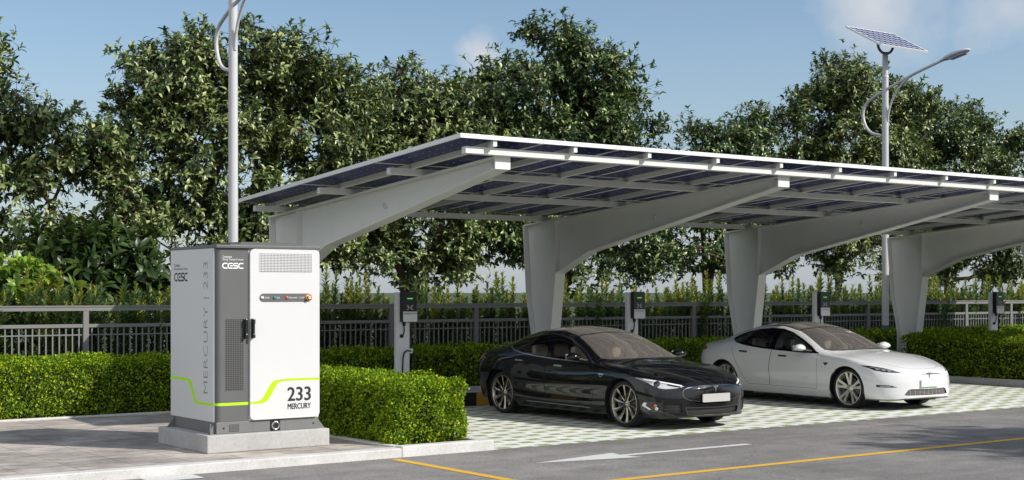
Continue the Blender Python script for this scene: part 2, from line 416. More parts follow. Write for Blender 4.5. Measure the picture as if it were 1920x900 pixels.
# road markings
sheet('yellow_line', 8.49, 11.13, 8.61, 13.93, .004, M['yellow_paint'])
sheet('yellow_line', 8.49, 11.0, 90, 11.125, .004, M['yellow_paint'])
b = MB(); zz = .004
b.add([(9.62, 12.70, zz), (10.98, 12.43, zz), (10.92, 12.64, zz), (10.92, 12.76, zz), (10.98, 12.97, zz)], [(0, 1, 2, 3, 4)])
b.add([(10.925, 12.64, zz), (13.0, 12.64, zz), (13.0, 12.76, zz), (10.925, 12.76, zz)], [(0, 1, 2, 3)])
tag(b.build('arrow_marking', M['white_paint']), kind='structure')
sheet('white_line', 5.55, 13.72, 6.12, 14.04, .004, M['white_paint'])

# black and yellow painted kerb behind the parking bays
t = tag(empty('hazard_kerb', (17.8, 19.7, 0)), 'long concrete kerb painted in black and yellow blocks behind the cars', 'kerb')
b = MB(); b.box((10.045, 19.74, -.02), (25.6, 21.0, .235), 0, .01); b.build('kerb_body', M['kerb'], t, shift=(17.8, 19.7, 0)).location = (0, 0, 0)
M['hz_yellow'] = mat('hazard_yellow_paint', (.62, .36, .04), .5, noise=(6, .12)); M['hz_black'] = mat('hazard_black_paint', (.014, .014, .015), .5, noise=(6, .2))
b = MB(); x = 10.06; k = 0
while x < 25.5:
    x1 = min(x+(.55 if k else .34), 25.58); b.box((x, 19.722, 0.0), (x1, 19.738, .225), k % 2)
    x = x1+.001; k += 1
b.build('painted_face', [M['hz_black'], M['hz_yellow']], t, shift=(17.8, 19.7, 0)).location = (0, 0, 0)

# ------------------------------------------------------------------ solar carport
SL = .0768
def ztop(y): return 3.637-SL*(y-14.87)
CX0 = [10.615+5.218*i for i in range(5)]
port = tag(empty('solar_carport', (CX0[0], 20.7, 0)), 'long white steel carport roofed with solar panels over the parked cars', 'carport')
PL = Vector((CX0[0], 20.7, 0))
def pbuild(b, name, m, parent=port, origin=None):
    """origin: world point used as the part's own origin (parents sit at PL)"""
    o = b.build(name, m, parent, shift=origin or PL[:]); o.location = Vector(origin or PL)-PL; return o
FW = .225; FT = .022; WT = .022
# side outline (y,z) of one frame
back = [(20.97, .235), (20.97, 1.02), (21.15, 1.86), (21.25, ztop(21.25))]
frontl = [(20.47, .235), (20.47, 1.02), (20.30, 2.27)]
under = [(20.30, 2.27), (19.35, 2.655), (14.87, 3.515)]
def frame_meshes():
    xm = CX0[0]+FW/2
    web = MB()
    col_poly = [(20.97, .235), (20.97, 1.02), (21.15, 1.86), (21.24, ztop(21.24)), (20.32, ztop(20.32)), (20.30, 2.27), (20.47, 1.02), (20.47, .235)]
    web.prism(col_poly, 'x', xm-WT/2, xm+WT/2)
    def flange(mb, path, out):
        for i in range(len(path)-1):
            p = Vector(path[i]); q = Vector(path[i+1]); d = (q-p).normalized(); n = Vector((-d.y, d.x))*out
            e = .004*(i % 2)
            mb.prism([p[:], q[:], (q+n*FT)[:], (p+n*FT)[:]], 'x', CX0[0]+e*.2, CX0[0]+FW-e*.2)
    flange(web, back, -1)
    flange(web, frontl, 1)
    web.box((CX0[0]-.05, 20.38, .237), (CX0[0]+FW+.05, 21.06, .262))
    for yb in (20.43, 21.02):
        for xb in (CX0[0]-.02, CX0[0]+FW+.02): web.lathe([(.0, .032), (.018, .032), (.018, 0)], (xb, yb, .262), n=6, smooth=False)
    beam = MB()
    poly = [(20.318, ztop(20.318)), (14.89, ztop(14.89)), (14.89, 3.515+.004), (19.35, 2.655), (20.318, 2.268)]
    beam.prism(poly, 'x', xm-WT/2, xm+WT/2)
    flange(beam, under, 1)
    beam.prism([(21.26, ztop(21.26)), (14.87, ztop(14.87)), (14.87, ztop(14.87)+FT), (21.26, ztop(21.26)+FT)], 'x', CX0[0], CX0[0]+FW)
    st = MB()
    for sx in (0, 1):
        a = CX0[0]+.004 if sx == 0 else xm+WT/2+.001; c = xm-WT/2-.001 if sx == 0 else CX0[0]+FW-.004
        st.box((a, 20.302, 2.29), (c, 20.324, ztop(20.31)-.002))
    ep = MB(); ep.box((CX0[0]-.004, 14.845, 3.50), (CX0[0]+FW+.012, 14.868, ztop(14.86)+FT+.003))
    lugs = []
    for (y, z) in ((17.72, 3.17), (15.02, 3.60)):
        lug = MB(); lug.lathe([(.028, 0), (.045, 0), (.045, .075), (.028, .075), (.028, .0)], (xm+WT/2+.02, y, z), axis=(-1, 0, 0), n=16); lug.lathe([(0, .02), (.0275, .02)], (xm+WT/2+.02, y, z), axis=(-1, 0, 0), n=16, mi=1); lugs.append(lug)
    return [web, beam, st, ep]+lugs
M['steel2'] = M['steel']
parts0 = [pbuild(mb, n, [M['steel'], M['black']]) for mb, n in zip(frame_meshes(), ('column', 'beam', 'stiffener', 'end_plate', 'conduit_sleeve', 'conduit_sleeve'))]
for i in range(1, 5):
    for p in parts0:
        c = p.copy(); COL.objects.link(c); c.parent = port; c.location = (CX0[i]-CX0[0], 0, 0)
XA, XB = 9.92, 9.92+1.305*17
PH = .085; RH = .075
for y in (14.80, 16.62, 18.60, 20.72):
    b = MB(); z = ztop(y)+FT+.002; e = SL*.045
    b.prism([(y-.045, z+e), (y+.045, z-e), (y+.045, z-e+PH), (y-.045, z+e+PH)], 'x', XA+.17, XB-.3); pbuild(b, 'purlin', M['steel'])
YF_, YB_ = 14.62, 20.98
b = MB(); h0 = FT+.002+PH+.001
b.prism([(YF_+.03, ztop(YF_+.03)+h0), (YB_-.1, ztop(YB_-.1)+h0), (YB_-.1, ztop(YB_-.1)+h0+RH), (YF_+.03, ztop(YF_+.03)+h0+RH)], 'x', XA+.55-.03, XA+.55+.03)
r0 = pbuild(b, 'rafter', M['steel'])
for i in range(1, 17):
    c = r0.copy(); COL.objects.link(c); c.parent = port; c.location = (1.305*i, 0, 0)
# solar panels: own local frame, tilted
h1 = h0+RH+.001; PLn = (YB_-YF_)/3; PW = 1.305
ang = -math.atan(SL); ln = PLn/math.cos(ang)
def panel_parts():
    fr = MB(); hw = PW/2-.004; hl = ln/2-.004; t_ = .055; e = .024
    fr.box((-hw, -hl, 0), (hw, -hl+e, t_)); fr.box((-hw, hl-e, 0), (hw, hl, t_))
    fr.box((-hw, -hl+e+.0005, 0), (-hw+e, hl-e-.0005, t_)); fr.box((hw-e, -hl+e+.0005, 0), (hw, hl-e-.0005, t_))
    gl = MB(); gl.box((-hw+e+.001, -hl+e+.001, .002), (hw-e-.001, hl-e-.001, .048))
    return fr, gl
fr, gl = panel_parts()
pf = fr.build('solar_panel', M['alu'], port); pg = gl.build('cell_sheet', M['cells'], pf)
for i in range(17):
    for j in range(3):
        if i == 0 and j == 0: f_ = pf
        else:
            f_ = pf.copy(); COL.objects.link(f_); f_.parent = port
            g_ = pg.copy(); COL.objects.link(g_); g_.parent = f_
        yc = YF_+(j+.5)*PLn
        f_.location = Vector((XA+(i+.5)*1.305, yc, ztop(yc)+h1))-PL; f_.rotation_euler = (ang, 0, 0)

# ------------------------------------------------------------------ fence
FY = 22.72; FS = .0848*FY
fence = tag(empty('metal_fence', (0, FY, .1)), 'grey metal railing fence with upright bars in front of the leafy shrubs', 'fence')
def fbuild(b, name): 
    o = b.build(name, M['fence'], fence, shift=(0, FY, .1)); o.location = (0, 0, 0); return o
b = MB(); b.box((-6, FY-.045, 1.615), (50, FY+.045, 1.675), 0); b.box((-6, FY-.055, 1.678), (50, FY+.055, 1.70), 0); fbuild(b, 'top_rail')
b = MB(); b.box((-6, FY-.028, 1.345), (50, FY+.028, 1.40), 0); fbuild(b, 'middle_rail')
b = MB(); b.box((-6, FY-.012, 1.215), (50, FY+.012, 1.235), 0); fbuild(b, 'thin_rail')
b = MB(); b.box((-6, FY-.02, .27), (50, FY+.02, .31), 0); fbuild(b, 'bottom_rail')
x = 8.06-FS*7
pb = MB(); pb.box((x-.045, FY-.04, .05), (x+.045, FY+.04, 1.613), 0); p0 = fbuild(pb, 'fence_post')
for i in range(1, 29):
    c = p0.copy(); COL.objects.link(c); c.parent = fence; c.location = (FS*i, 0, 0)
b = MB(); n = 18
for k in range(1, n):
    xx = x+FS*k/n; b.box((xx-.011, FY-.009, .312), (xx+.011, FY+.009, 1.343), 0)
b0 = fbuild(b, 'bar_panel')
for i in range(1, 28):
    c = b0.copy(); COL.objects.link(c); c.parent = fence; c.location = (FS*i, 0, 0)

# ------------------------------------------------------------------ storage cabinet on its plinth
def perforated(name, col, hole, p, r):
    m, nt, b = nm(name); g = G(nt); xyz = g.sep(g.obj())
    def fr(v): return g.math('ABSOLUTE', g.math('SUBTRACT', g.math('FRACT', g.math('ADD', g.math('DIVIDE', v, p), 200)), .5))
    a = g.mapr(g.math('MAXIMUM', fr(xyz[0]), fr(xyz[2])), r-.02, r+.02, 1, 0)
    g.L.new(g.mix(a, rgb(*col), rgb(*hole)), b.inputs['Base Color']); b.inputs['Roughness'].default_value = .5
    return m
M['grille_white'] = perforated('perforated_white_sheet', (.72, .72, .725), (.03, .03, .03), .0185, .33)
M['grille_grey'] = perforated('perforated_grey_sheet', (.10, .10, .10), (.008, .008, .008), .0215, .33)
pl = MB(); pl.box((6.69, 14.93, .096), (8.25, 16.35, .30), 0, .012)
tag(pl.build('concrete_plinth', M['plinth'], shift=(7.47, 15.64, .096)), 'pale concrete plinth under the white energy storage cabinet', 'plinth')
CO = (7.49, 15.65, .30); X0, X1, Y0, Y1 = 6.83, 8.15, 15.015, 16.30
cab = tag(empty('energy_storage_cabinet', CO), 'tall white and grey energy storage cabinet with a lime green line on a concrete plinth', 'cabinet')
def cb(b, name, m, parent=cab):
    o = b.build(name, m, parent, shift=CO); o.location = (0, 0, 0); return o
b = MB(); b.box((X0+.012, Y0+.004, .302), (X1-.005, Y1-.012, .434), 0, .004)
for x in (7.30, 7.72): b.box((x-.0015, Y0+.001, .305), (x+.0015, Y0+.003, .43), 1)
base = cb(b, 'base_frame', [M['cab_base'], M['ink_grey']])
b = MB()
def brk(xx, y, sx):
    # triangular foot brackets: a plate with a sloping rib
    s = -1 if sx < 0 else 1
    b.prism([(xx, .302), (xx+s*.10, .302), (xx, .43)], 'y', y-.005, y+.005, 0)
for y in (15.06, 16.20): brk(X0+.011, y, -1)
for y in (15.06, 16.20): brk(X1-.004, y, 1)
for y in (15.05, 15.75, 16.20): pass
b.prism([(15.03, .302), (15.10, .302), (15.03, .425)], 'x', X0-.06, X0-.05, 0)
cb(b, 'foot_bracket', M['cab_base'], base)
b = MB(); b.box((7.00, Y0+.0005, .322), (7.12, Y0+.0035, .405)); cb(b, 'base_vent', perforated('base_vent_sheet', (.14, .14, .14), (.01, .01, .01), .016, .3), base)
b = MB(); b.box((7.515, Y0-.002, .302), (7.64, Y0+.003, .428), 0)
b.lathe([(.0, .004), (.034, .004), (.036, .016), (.05, .016), (.053, .006), (.055, .0)], (7.578, Y0-.003, .365), axis=(0, -1, 0), n=28, mi=1); b.lathe([(0, .0175), (.03, .0175)], (7.578, Y0-.003, .365), axis=(0, -1, 0), n=24, mi=0)
M['chrome'] = mat('bright_metal', (.62, .61, .58), .22, metal=1.0)
cb(b, 'cable_inlet', [M['black'], M['chrome']], base)
for xx in (6.93, 8.08):
    b = MB(); b.lathe([(0, .003), (.011, .003), (.012, 0)], (xx, Y0+.003, .365), axis=(0, -1, 0), n=12); cb(b, 'bolt', M['black'], base)
# body: white side skins, rounded grey front-left column
b = MB(); r = .055
poly = [(X0+.012, Y1), (X0+.012, Y0+r)] + [(X0+.012+r-r*math.cos(a), Y0+r-r*math.sin(a)) for a in [PI/2*k/8 for k in range(1, 9)]] + [(7.236, Y0), (7.236, Y1)]
b.prism(poly, 'z', .437, 2.418, 0); cb(b, 'grey_column', M['cab_grey'])
b = MB(); b.box((7.24, Y0+.006, .437), (X1, Y1, 2.418)); cb(b, 'body_shell', M['cab_white'])
b = MB(); b.box((X0, Y0+r-.006, .434), (X0+.011, Y1, 2.42), 0, .003); side = cb(b, 'side_panel', M['cab_white'])
b = MB(); b.box((X0-.004, Y0-.03, 2.422), (X1+.006, Y1+.004, 2.456), 0, .004); top = cb(b, 'top_cover', M['cab_grey'])
b = MB(); b.box((7.05, 15.10, 2.457), (8.02, 16.1, 2.478)); b.box((7.25, 15.25, 2.479), (8.0, 16.0, 2.505)); cb(b, 'roof_hatch', M['cab_grey'], top)
# door with rounded corners
YD = Y0-.026
b = MB(); b.prism(round_rect(7.247, .443, X1-.004, 2.418, .06, 8, (1, 0, 0, 1)) if False else round_rect(7.247, .443, X1-.004, 2.418, .055, 8), 'y', YD, Y0+.003, 0); door = cb(b, 'door', M['cab_white'])
b = MB(); b.box((7.357, YD-.0025, 2.152), (8.04, YD-.0005, 2.366)); cb(b, 'door_grille', M['grille_white'], door)
b = MB(); b.prism(round_rect(7.365, 1.808, 8.04, 1.902, .0465, 10), 'y', YD-.006, YD-.0005, 0); cb(b, 'control_strip', M['cab_grey'], door)
M['red_btn'] = mat('red_plastic', (.55, .05, .03), .35); M['green_btn'] = mat('green_plastic', (.03, .32, .20), .35); M['coral'] = mat('coral_plastic', (.72, .16, .09), .4)
for xx, mm, nme in ((7.393, 'white_plastic', 'indicator_light'), (7.552, 'green_btn', 'indicator_light'), (7.713, 'coral', 'indicator_light')):
    b = MB(); b.lathe([(0, .018), (.012, .017), (.017, .008), (.018, 0)], (xx, YD-.0065, 1.855), axis=(0, -1, 0), n=18); cb(b, nme, M[mm], door)
b = MB(); b.lathe([(0, .046), (.021, .046), (.026, .04), (.026, .03), (.016, .028), (.016, .01)], (7.988, YD-.0065, 1.855), axis=(0, -1, 0), n=24, mi=0)
b.lathe([(.016, .012), (.036, .012), (.036, .0)], (7.988, YD-.0065, 1.855), axis=(0, -1, 0), n=24, mi=1); b.lathe([(0.009, .0465), (.017, .0465)], (7.988, YD-.0065, 1.855), axis=(0, -1, 0), n=20, mi=2)
M['btn_yellow'] = mat('yellow_plastic', (.70, .45, .04), .4); cb(b, 'stop_button', [M['red_btn'], M['btn_yellow'], M['ink_white']], door)
def put_text(body, plane, c, box, m, name, parent, off=0.0, rot=False, bold=0.0):
    """plane 'f': front face at y=c (box x0,z0,x1,z1); 's': left side at x=c (box y0,z0,y1,z1; text runs towards -y); rot: runs upwards"""
    v, f = text_geo(body, 0, 0, 1, 1, off); x0, z0, x1, z1 = box; b = MB(); vs = []
    for (u, t_) in v:
        if rot: u, t_ = 1-t_, u
        a = x0+(x1-x0)*u; z = z0+(z1-z0)*t_
        vs.append((a, c, z) if plane == 'f' else (c, a, z))
    b.add(vs, f)
    if bold:                                   # heavier strokes: the same outline again, a hair to each side
        for i, (dx, dz) in enumerate(((-bold, 0), (bold, 0), (0, bold*.6), (0, -bold*.6))): b.add([(q[0]+dx, q[1]-.0002*(i+1), q[2]+dz) for q in vs], f)
    return cb(b, name, m, parent)
put_text('POWER', 'f', YD-.0068, (7.425, 1.846, 7.487, 1.862), M['ink_white'], 'lettering', door)
put_text('RUN', 'f', YD-.0068, (7.583, 1.846, 7.622, 1.862), M['ink_white'], 'lettering', door)
put_text('FIRE ALARM', 'f', YD-.0068, (7.742, 1.846, 7.846, 1.862), M['ink_white'], 'lettering', door)
put_text('E-STOP', 'f', YD-.0068, (7.878, 1.846, 7.940, 1.862), M['ink_white'], 'lettering', door)
put_text('233', 'f', YD-.001, (7.726, .643, 8.025, .803), M['ink_black'], 'lettering', door, 0, False, .006)
put_text('MERCURY', 'f', YD-.001, (7.726, .547, 8.027, .612), M['ink_black'], 'lettering', door, 0, False, .0028)
put_text('MERCURY | 233', 's', X0-.001, (15.345, .752, 15.195, 2.266), M['ink_grey'], 'lettering', side, -.012, True)
gc = [o for o in cab.children if o.name.startswith('grey_column')][0]
put_text('Consistent', 'f', Y0-.001, (6.916, 2.310, 7.03, 2.336), M['ink_white'], 'lettering', gc)
put_text('Energy Storage Concept', 'f', Y0-.001, (6.916, 2.277, 7.172, 2.304), M['ink_white'], 'lettering', gc)
put_text('Consistent', 's', X0-.001, (16.19, 2.222, 16.02, 2.258), M['ink_black'], 'lettering', side)
put_text('Energy Storage Concept', 's', X0-.001, (16.19, 2.175, 15.80, 2.210), M['ink_black'], 'lettering', side)
def arc(cx, cy, rx, ry, a0, a1, n=8): return [(cx+rx*math.cos(math.radians(a0+(a1-a0)*k/n)), cy+ry*math.sin(math.radians(a0+(a1-a0)*k/n))) for k in range(n+1)]
def Cc(x): return [(x+1.75, 1.66)] + arc(x+.9, .925, .75, .735, 90, 270, 14) + [(x+1.75, .19)]
LOGO = [Cc(0), Cc(1.8), [(2.65, .925), (3.5, .925)], [(5.35, 1.66)] + arc(4.22, 1.29, .37, .37, 90, 270, 8) + arc(4.85, .56, .37, .37, 90, -90, 8) + [(3.7, .19)], Cc(5.4)]
def logo(plane, c, box, m, parent):
    x0, z0, x1, z1 = box; b = MB()
    for path in LOGO:
        L_, R_ = ribbon2d(path, .37); n = len(L_); vs = []
        for p in L_+R_:
            a = x0+(x1-x0)*p.x/7.15; z = z0+(z1-z0)*p.y/1.85; vs.append((a, c, z) if plane == 'f' else (c, a, z))
        b.add(vs, [(i, i+1, n+i+1, n+i) for i in range(n-1)])
    cb(b, 'logo', m, parent)
logo('f', Y0-.001, (6.91, 2.186, 7.172, 2.254), M['ink_white'], gc)
logo('s', X0-.001, (16.19, 2.046, 15.80, 2.150), M['ink_black'], side)
def stripe(topl, botl, plane, c, name, parent):
    T = chaikin(topl, 2); B = chaikin(botl, 2); n = len(T); b = MB()
    f = (lambda p: (p[0], c, p[1])) if plane == 'f' else (lambda p: (c, p[0], p[1]))
    b.add([f(p) for p in T]+[f(p) for p in B], [(i, i+1, n+i+1, n+i) for i in range(n-1)]); cb(b, name, M['lime'], parent)
stripe([(7.247, .656), (7.348, .656), (7.404, .684), (7.504, .861), (7.581, .907), (8.146, .907)], [(7.247, .629), (7.388, .627), (7.471, .651), (7.588, .852), (7.638, .880), (8.146, .880)], 'f', YD-.001, 'lime_line', door)
stripe([(16.30, .906), (15.769, .908), (15.679, .881), (15.56, .662), (15.472, .643), (15.066, .650)], [(16.30, .875), (15.844, .879), (15.746, .857), (15.619, .647), (15.545, .615), (15.066, .620)], 's', X0-.001, 'lime_line', side)
b = MB(); pts = [(X0+.012-.001, Y0+r)] + [(X0+.012+r-(r+.001)*math.cos(a), Y0+r-(r+.001)*math.sin(a)) for a in [PI/2*k/8 for k in range(0, 9)]] + [(7.236, Y0-.001)]
n = len(pts); b.add([(x, y, .653) for x, y in pts]+[(x, y, .622) for x, y in pts], [(i, i+1, n+i+1, n+i) for i in range(n-1)]); cb(b, 'lime_line', M['lime'], gc)
b = MB(); b.box((6.950, Y0-.003, .793), (7.174, Y0-.0005, 1.607)); cb(b, 'side_vent', M['grille_grey'], gc)
for xx, y0, par in ((7.190, Y0, gc), (7.272, YD, door)):
    b = MB(); b.box((xx-.019, y0-.018, 1.385), (xx+.019, y0-.0005, 1.615), 0, .008); b.box((xx-.013, y0-.052, 1.40), (xx+.013, y0-.019, 1.60), 0, .008)
    b.box((xx-.016, y0-.058, 1.55), (xx+.016, y0-.02, 1.612), 0, .008); b.box((xx-.016, y0-.058, 1.39), (xx+.016, y0-.02, 1.44), 0, .008); cb(b, 'door_handle', M['black'], par)

# ------------------------------------------------------------------ charging posts
def charger():
    r = empty('charging_post', (0, 0, 0))
    b = MB(); b.box((-.13, 0, 0), (.13, .09, 1.665), 0, .008); b.build('post', M['white_plastic'], r)
    b = MB(); b.box((-.18, -.05, -.012), (.18, .17, .0), 0); b.build('foot_plate', M['fence'], r)
    b = MB(); b.prism(round_rect(-.07, 1.155, .212, 1.675, .03, 6), 'y', -.10, -.002, 0); bx = b.build('charger_box', M['black'], r)
    b = MB(); b.prism(round_rect(-.066, 1.16, .210, 1.315, .025, 6), 'y', -.116, -.1005, 0); b.box((-.066, -.116, 1.29), (.210, -.1006, 1.335)); b.build('white_cover', M['white_plastic'], bx)
    b = MB(); b.box((.018, -.1025, 1.548), (.128, -.1003, 1.568)); b.build('status_light', M['green_led'], bx)
    b = MB(); cx, cz = .072, 1.405
    for s in (-1, 1):
        for a_, rr in ((40, .028), (42, .045)):
            pth = arc(cx-s*.062, cz, rr, rr, -a_ if s > 0 else 180-a_, a_ if s > 0 else 180+a_, 6)
            L_, R_ = ribbon2d(pth, .008); n = len(L_); b.add([(p.x, -.1022, p.y) for p in L_+R_], [(i, i+1, n+i+1, n+i) for i in range(n-1)])
        for t_ in (-1, 1):
            b.box((cx+s*.055, -.1025, cz+t_*.038-.004), (cx+s*.036, -.1003, cz+t_*.038+.004)); b.box((cx+s*.055-.004, -.1025, cz+t_*.038), (cx+s*.055+.004, -.1003, cz+t_*.02))
    b.build('card_reader_mark', M['ink_white'], bx)
    b = MB(); b.tube([(-.015, -.05, 1.16), (-.015, -.05, 1.09)], [.03, .024], 10); b.tube([(-.015, -.05, 1.10), (-.012, -.05, 1.02), (-.02, -.045, .95), (-.035, -.02, .915)], .011, 8)
    b.lathe([(0, .03), (.03, .025), (.032, 0)], (-.04, -.002, .915), axis=(0, -1, 0), n=14); b.build('inlet_cable', M['rubber'], r)
    b = MB(); b.box((.06, -.055, .62), (.165, -.002, .70), 0, .012); b.box((.075, -.058, .645), (.13, -.0555, .672), 1); b.build('plug_holder', [M['white_plastic'], M['black']], r)
    b = MB(); b.tube(chaikin([(.07, -.05, .665), (.0, -.08, .66), (-.05, -.08, .60), (-.055, -.07, .40), (-.05, -.06, .12), (.05, -.08, .06), (.17, -.06, .10), (.20, -.05, .35), (.20, -.03, .58), (.165, -.0, .72), (.15, .0, 1.05), (.15, -.03, 1.17)], 2), .0135, 8)
    b.build('charging_cable', M['rubber'], r)
    b = MB(); b.tube([(.19, -.03, .38), (.20, -.03, .22), (.195, -.04, .14)], [.03, .026, .02], 10); b.build('charging_plug', M['black'], r)
    return r
ch0 = charger()
CH = [((12.90, 20.76, .25), 'white charging post with black box standing behind the near hedge, left of the black car'),
      ((18.11, 20.76, .25), 'white charging post with black box rising behind the windscreen of the black car'),
      ((23.40, 20.76, .25), 'white charging post with black box just behind the roof of the white car'),
      ((29.62, 20.76, .25), 'white charging post with black box behind the far hedge, rightmost of all')]
for i, (loc, lab) in enumerate(CH):
    o = ch0 if i == 0 else copy_tree(ch0)
    o.location = loc; tag(o, lab, 'charger', 'charging posts in front of the fence')

# ------------------------------------------------------------------ solar street lamps
def street_lamp():
    r = empty('street_lamp', (0, 0, 0))
    b = MB(); b.lathe([(.085, 1.05), (.082, 4.0), (.075, 7.05)], (0, 0, 0), n=20); b.lathe([(.081, 7.0), (.081, 7.06), (.075, 7.061)], (0, 0, 0), n=20); b.lathe([(.068, 7.061), (.066, 7.62), (0, 7.62)], (0, 0, 0), n=20); b.build('pole', M['pole'], r)
    b = MB(); b.lathe([(.088, .0), (.086, 1.05)], (0, 0, 0), n=20); b.lathe([(.15, 0), (.15, .02), (.088, .021)], (0, 0, 0), n=20); b.build('pole_base', M['blue_band'], r)
    arm = chaikin([(0, .09, 5.62), (0, .50, 5.72), (0, .70, 6.10), (0, .64, 6.42), (0, .30, 6.60), (0, -.08, 6.74), (0, -.5, 6.88), (0, -.95, 7.03), (0, -1.66, 7.215)], 3)
    b = MB(); b.tube(arm, .034, 10); a_ = b.build('arm', M['pole'], r)
    b = MB(); b.tube(chaikin([(0, -.07, 5.95), (0, -.10, 6.18), (0, -.20, 6.46), (0, -.45, 6.78), (0, -.75, 6.955)], 2), .026, 10); b.build('brace', M['pole'], r)
    # lamp head: flattened tapered body
    b = MB(); d = Vector((0, -.72, .148)).normalized(); up = Vector((1, 0, 0)).cross(d); up = up if up.z > 0 else -up
    p0 = Vector((0, -1.60, 7.20)); prof = [(0, .045, .04), (.08, .055, .05), (.18, .10, .075), (.35, .145, .085), (.55, .15, .08), (.70, .12, .06), (.78, .07, .035), (.80, .0, .0)]
    n = 16; vs = []; fs = []
    for (t_, wx, hz_) in prof:
        for k in range(n):
            a = 2*PI*k/n; q = p0+d*t_+Vector((1, 0, 0))*math.cos(a)*wx+up*(math.sin(a)*hz_*(1.0 if math.sin(a) > 0 else .55)); vs.append(q)
    for i in range(len(prof)-1):
        for k in range(n): fs.append((i*n+k, i*n+(k+1) % n, (i+1)*n+(k+1) % n, (i+1)*n+k))
    b.add(vs, fs, 0, True); hd = b.build('lamp_head', M['pole'], r)
    b = MB(); b.obox(p0+d*.47-up*.047, d*.21, Vector((.09, 0, 0)), up*.012); b.build('lens', mat('lamp_lens', (.35, .36, .37), .15), hd)
    # tilted solar panel on a U bracket
    th = math.radians(29); ax = Vector((1, 0, 0)); ay = Vector((0, math.cos(th), math.sin(th))); az = ax.cross(ay); c = Vector((0, -.05, 7.92))
    b = MB(); W, Lp = .875, .60
    for s in (-1, 1):
        b.obox(c+ay*s*(Lp-.018), ax*W, ay*.018, az*.022); b.obox(c+ax*s*(W-.018), ax*.018, ay*(Lp-.0365), az*.022)
    sp = b.build('solar_panel', M['alu'], r)
    b = MB(); b.box((-W+.037, -Lp+.037, -.012), (W-.037, Lp-.037, .016)); o = b.build('cell_sheet', M['lamp_cells'], sp); o.location = c; o.rotation_euler = (th, 0, 0)
    b = MB(); b.tube(chaikin([(-.30, -.02, 7.90), (-.27, 0, 7.70), (-.1, 0, 7.585), (.1, 0, 7.585), (.27, 0, 7.70), (.30, -.02, 7.90)], 2), .032, 8); b.build('panel_bracket', M['fence'], r)
    return r
l0 = street_lamp(); l0.location = (10.463, 22.3, .07)
tag(l0, 'white curved-arm street lamp rising behind the storage cabinet, its top cut off by the frame', 'street lamp', 'solar street lamps')
l1 = copy_tree(l0); l1.location = (27.476, 22.3, .07)
tag(l1, 'white street lamp with tilted solar panel and lamp head showing above the carport', 'street lamp', 'solar street lamps')

slab('kerb', -80, 2.42, 140, 2.595, -.02, KZ, M['kerb'], .012)
slab('pavement', -80, -1.5, 140, 2.415, -.02, .09, M['slabs'])
# ------------------------------------------------------------------ vegetation
rng = np.random.default_rng(11)
def leaf_mat(name, stops, rough=.38, trans=.25, spec=.5, tcol=(.20, .32, .05)):
    m, nt, b = nm(name); g = G(nt)
    r = g.n('ShaderNodeNewGeometry').outputs['Random Per Island']
    c = g.ramp(r, stops); g.L.new(c, b.inputs['Base Color'])
    b.inputs['Roughness'].default_value = rough; b.inputs['Specular IOR Level'].default_value = spec
    t = g.n('ShaderNodeBsdfTranslucent'); g.L.new(g.mix(.5, c, rgb(*tcol)), t.inputs['Color'])
    mx = g.n('ShaderNodeMixShader'); mx.inputs[0].default_value = trans
    g.L.new(b.outputs[0], mx.inputs[1]); g.L.new(t.outputs[0], mx.inputs[2]); g.L.new(mx.outputs[0], nt.nodes['Material Output'].inputs['Surface'])
    return m
M['leaf_tree'] = leaf_mat('tree_leaf', [(0, (.012, .034, .012)), (.42, (.07, .108, .028)), (.66, (.17, .225, .06)), (1, (.46, .51, .21))], .34, .10)
M['leaf_tree2'] = leaf_mat('deep_green_tree_leaf', [(0, (.010, .032, .013)), (.5, (.05, .095, .028)), (.72, (.13, .195, .055)), (1, (.42, .48, .19))], .34, .10)
M['leaf_hedge'] = leaf_mat('hedge_leaf', [(0, (.018, .060, .003)), (.42, (.12, .25, .005)), (.72, (.29, .43, .012)), (1, (.56, .64, .02))], .55, .30, .3, (.34, .46, .03))
M['leaf_hedge_d'] = leaf_mat('deep_hedge_leaf', [(0, (.010, .04, .004)), (.5, (.032, .10, .007)), (1, (.11, .21, .013))], .5, .25, .35)
M['leaf_shrub'] = leaf_mat('shrub_leaf', [(0, (.06, .12, .045)), (.6, (.13, .21, .085)), (1, (.20, .29, .12))], .5, .28)
M['leaf_tip'] = leaf_mat('yellow_shrub_tip', [(0, (.18, .24, .04)), (.6, (.34, .36, .06)), (1, (.48, .43, .08))], .5, .3)
M['leaf_broad'] = leaf_mat('broad_leaf', [(0, (.07, .15, .012)), (.6, (.20, .34, .03)), (1, (.40, .50, .05))], .36, .38)
M['leaf_broad_shaded'] = leaf_mat('shaded_broad_leaf', [(0, (.015, .04, .008)), (.6, (.032, .065, .012)), (1, (.07, .11, .018))], .4, .2)  # broad leaf with the shade of the tree put into its colour
M['core'] = mat('hedge_inner_twigs', (.022, .024, .010), .95, noise=(25, .5))
M['flower'] = mat('red_flower', (.55, .05, .04), .5)

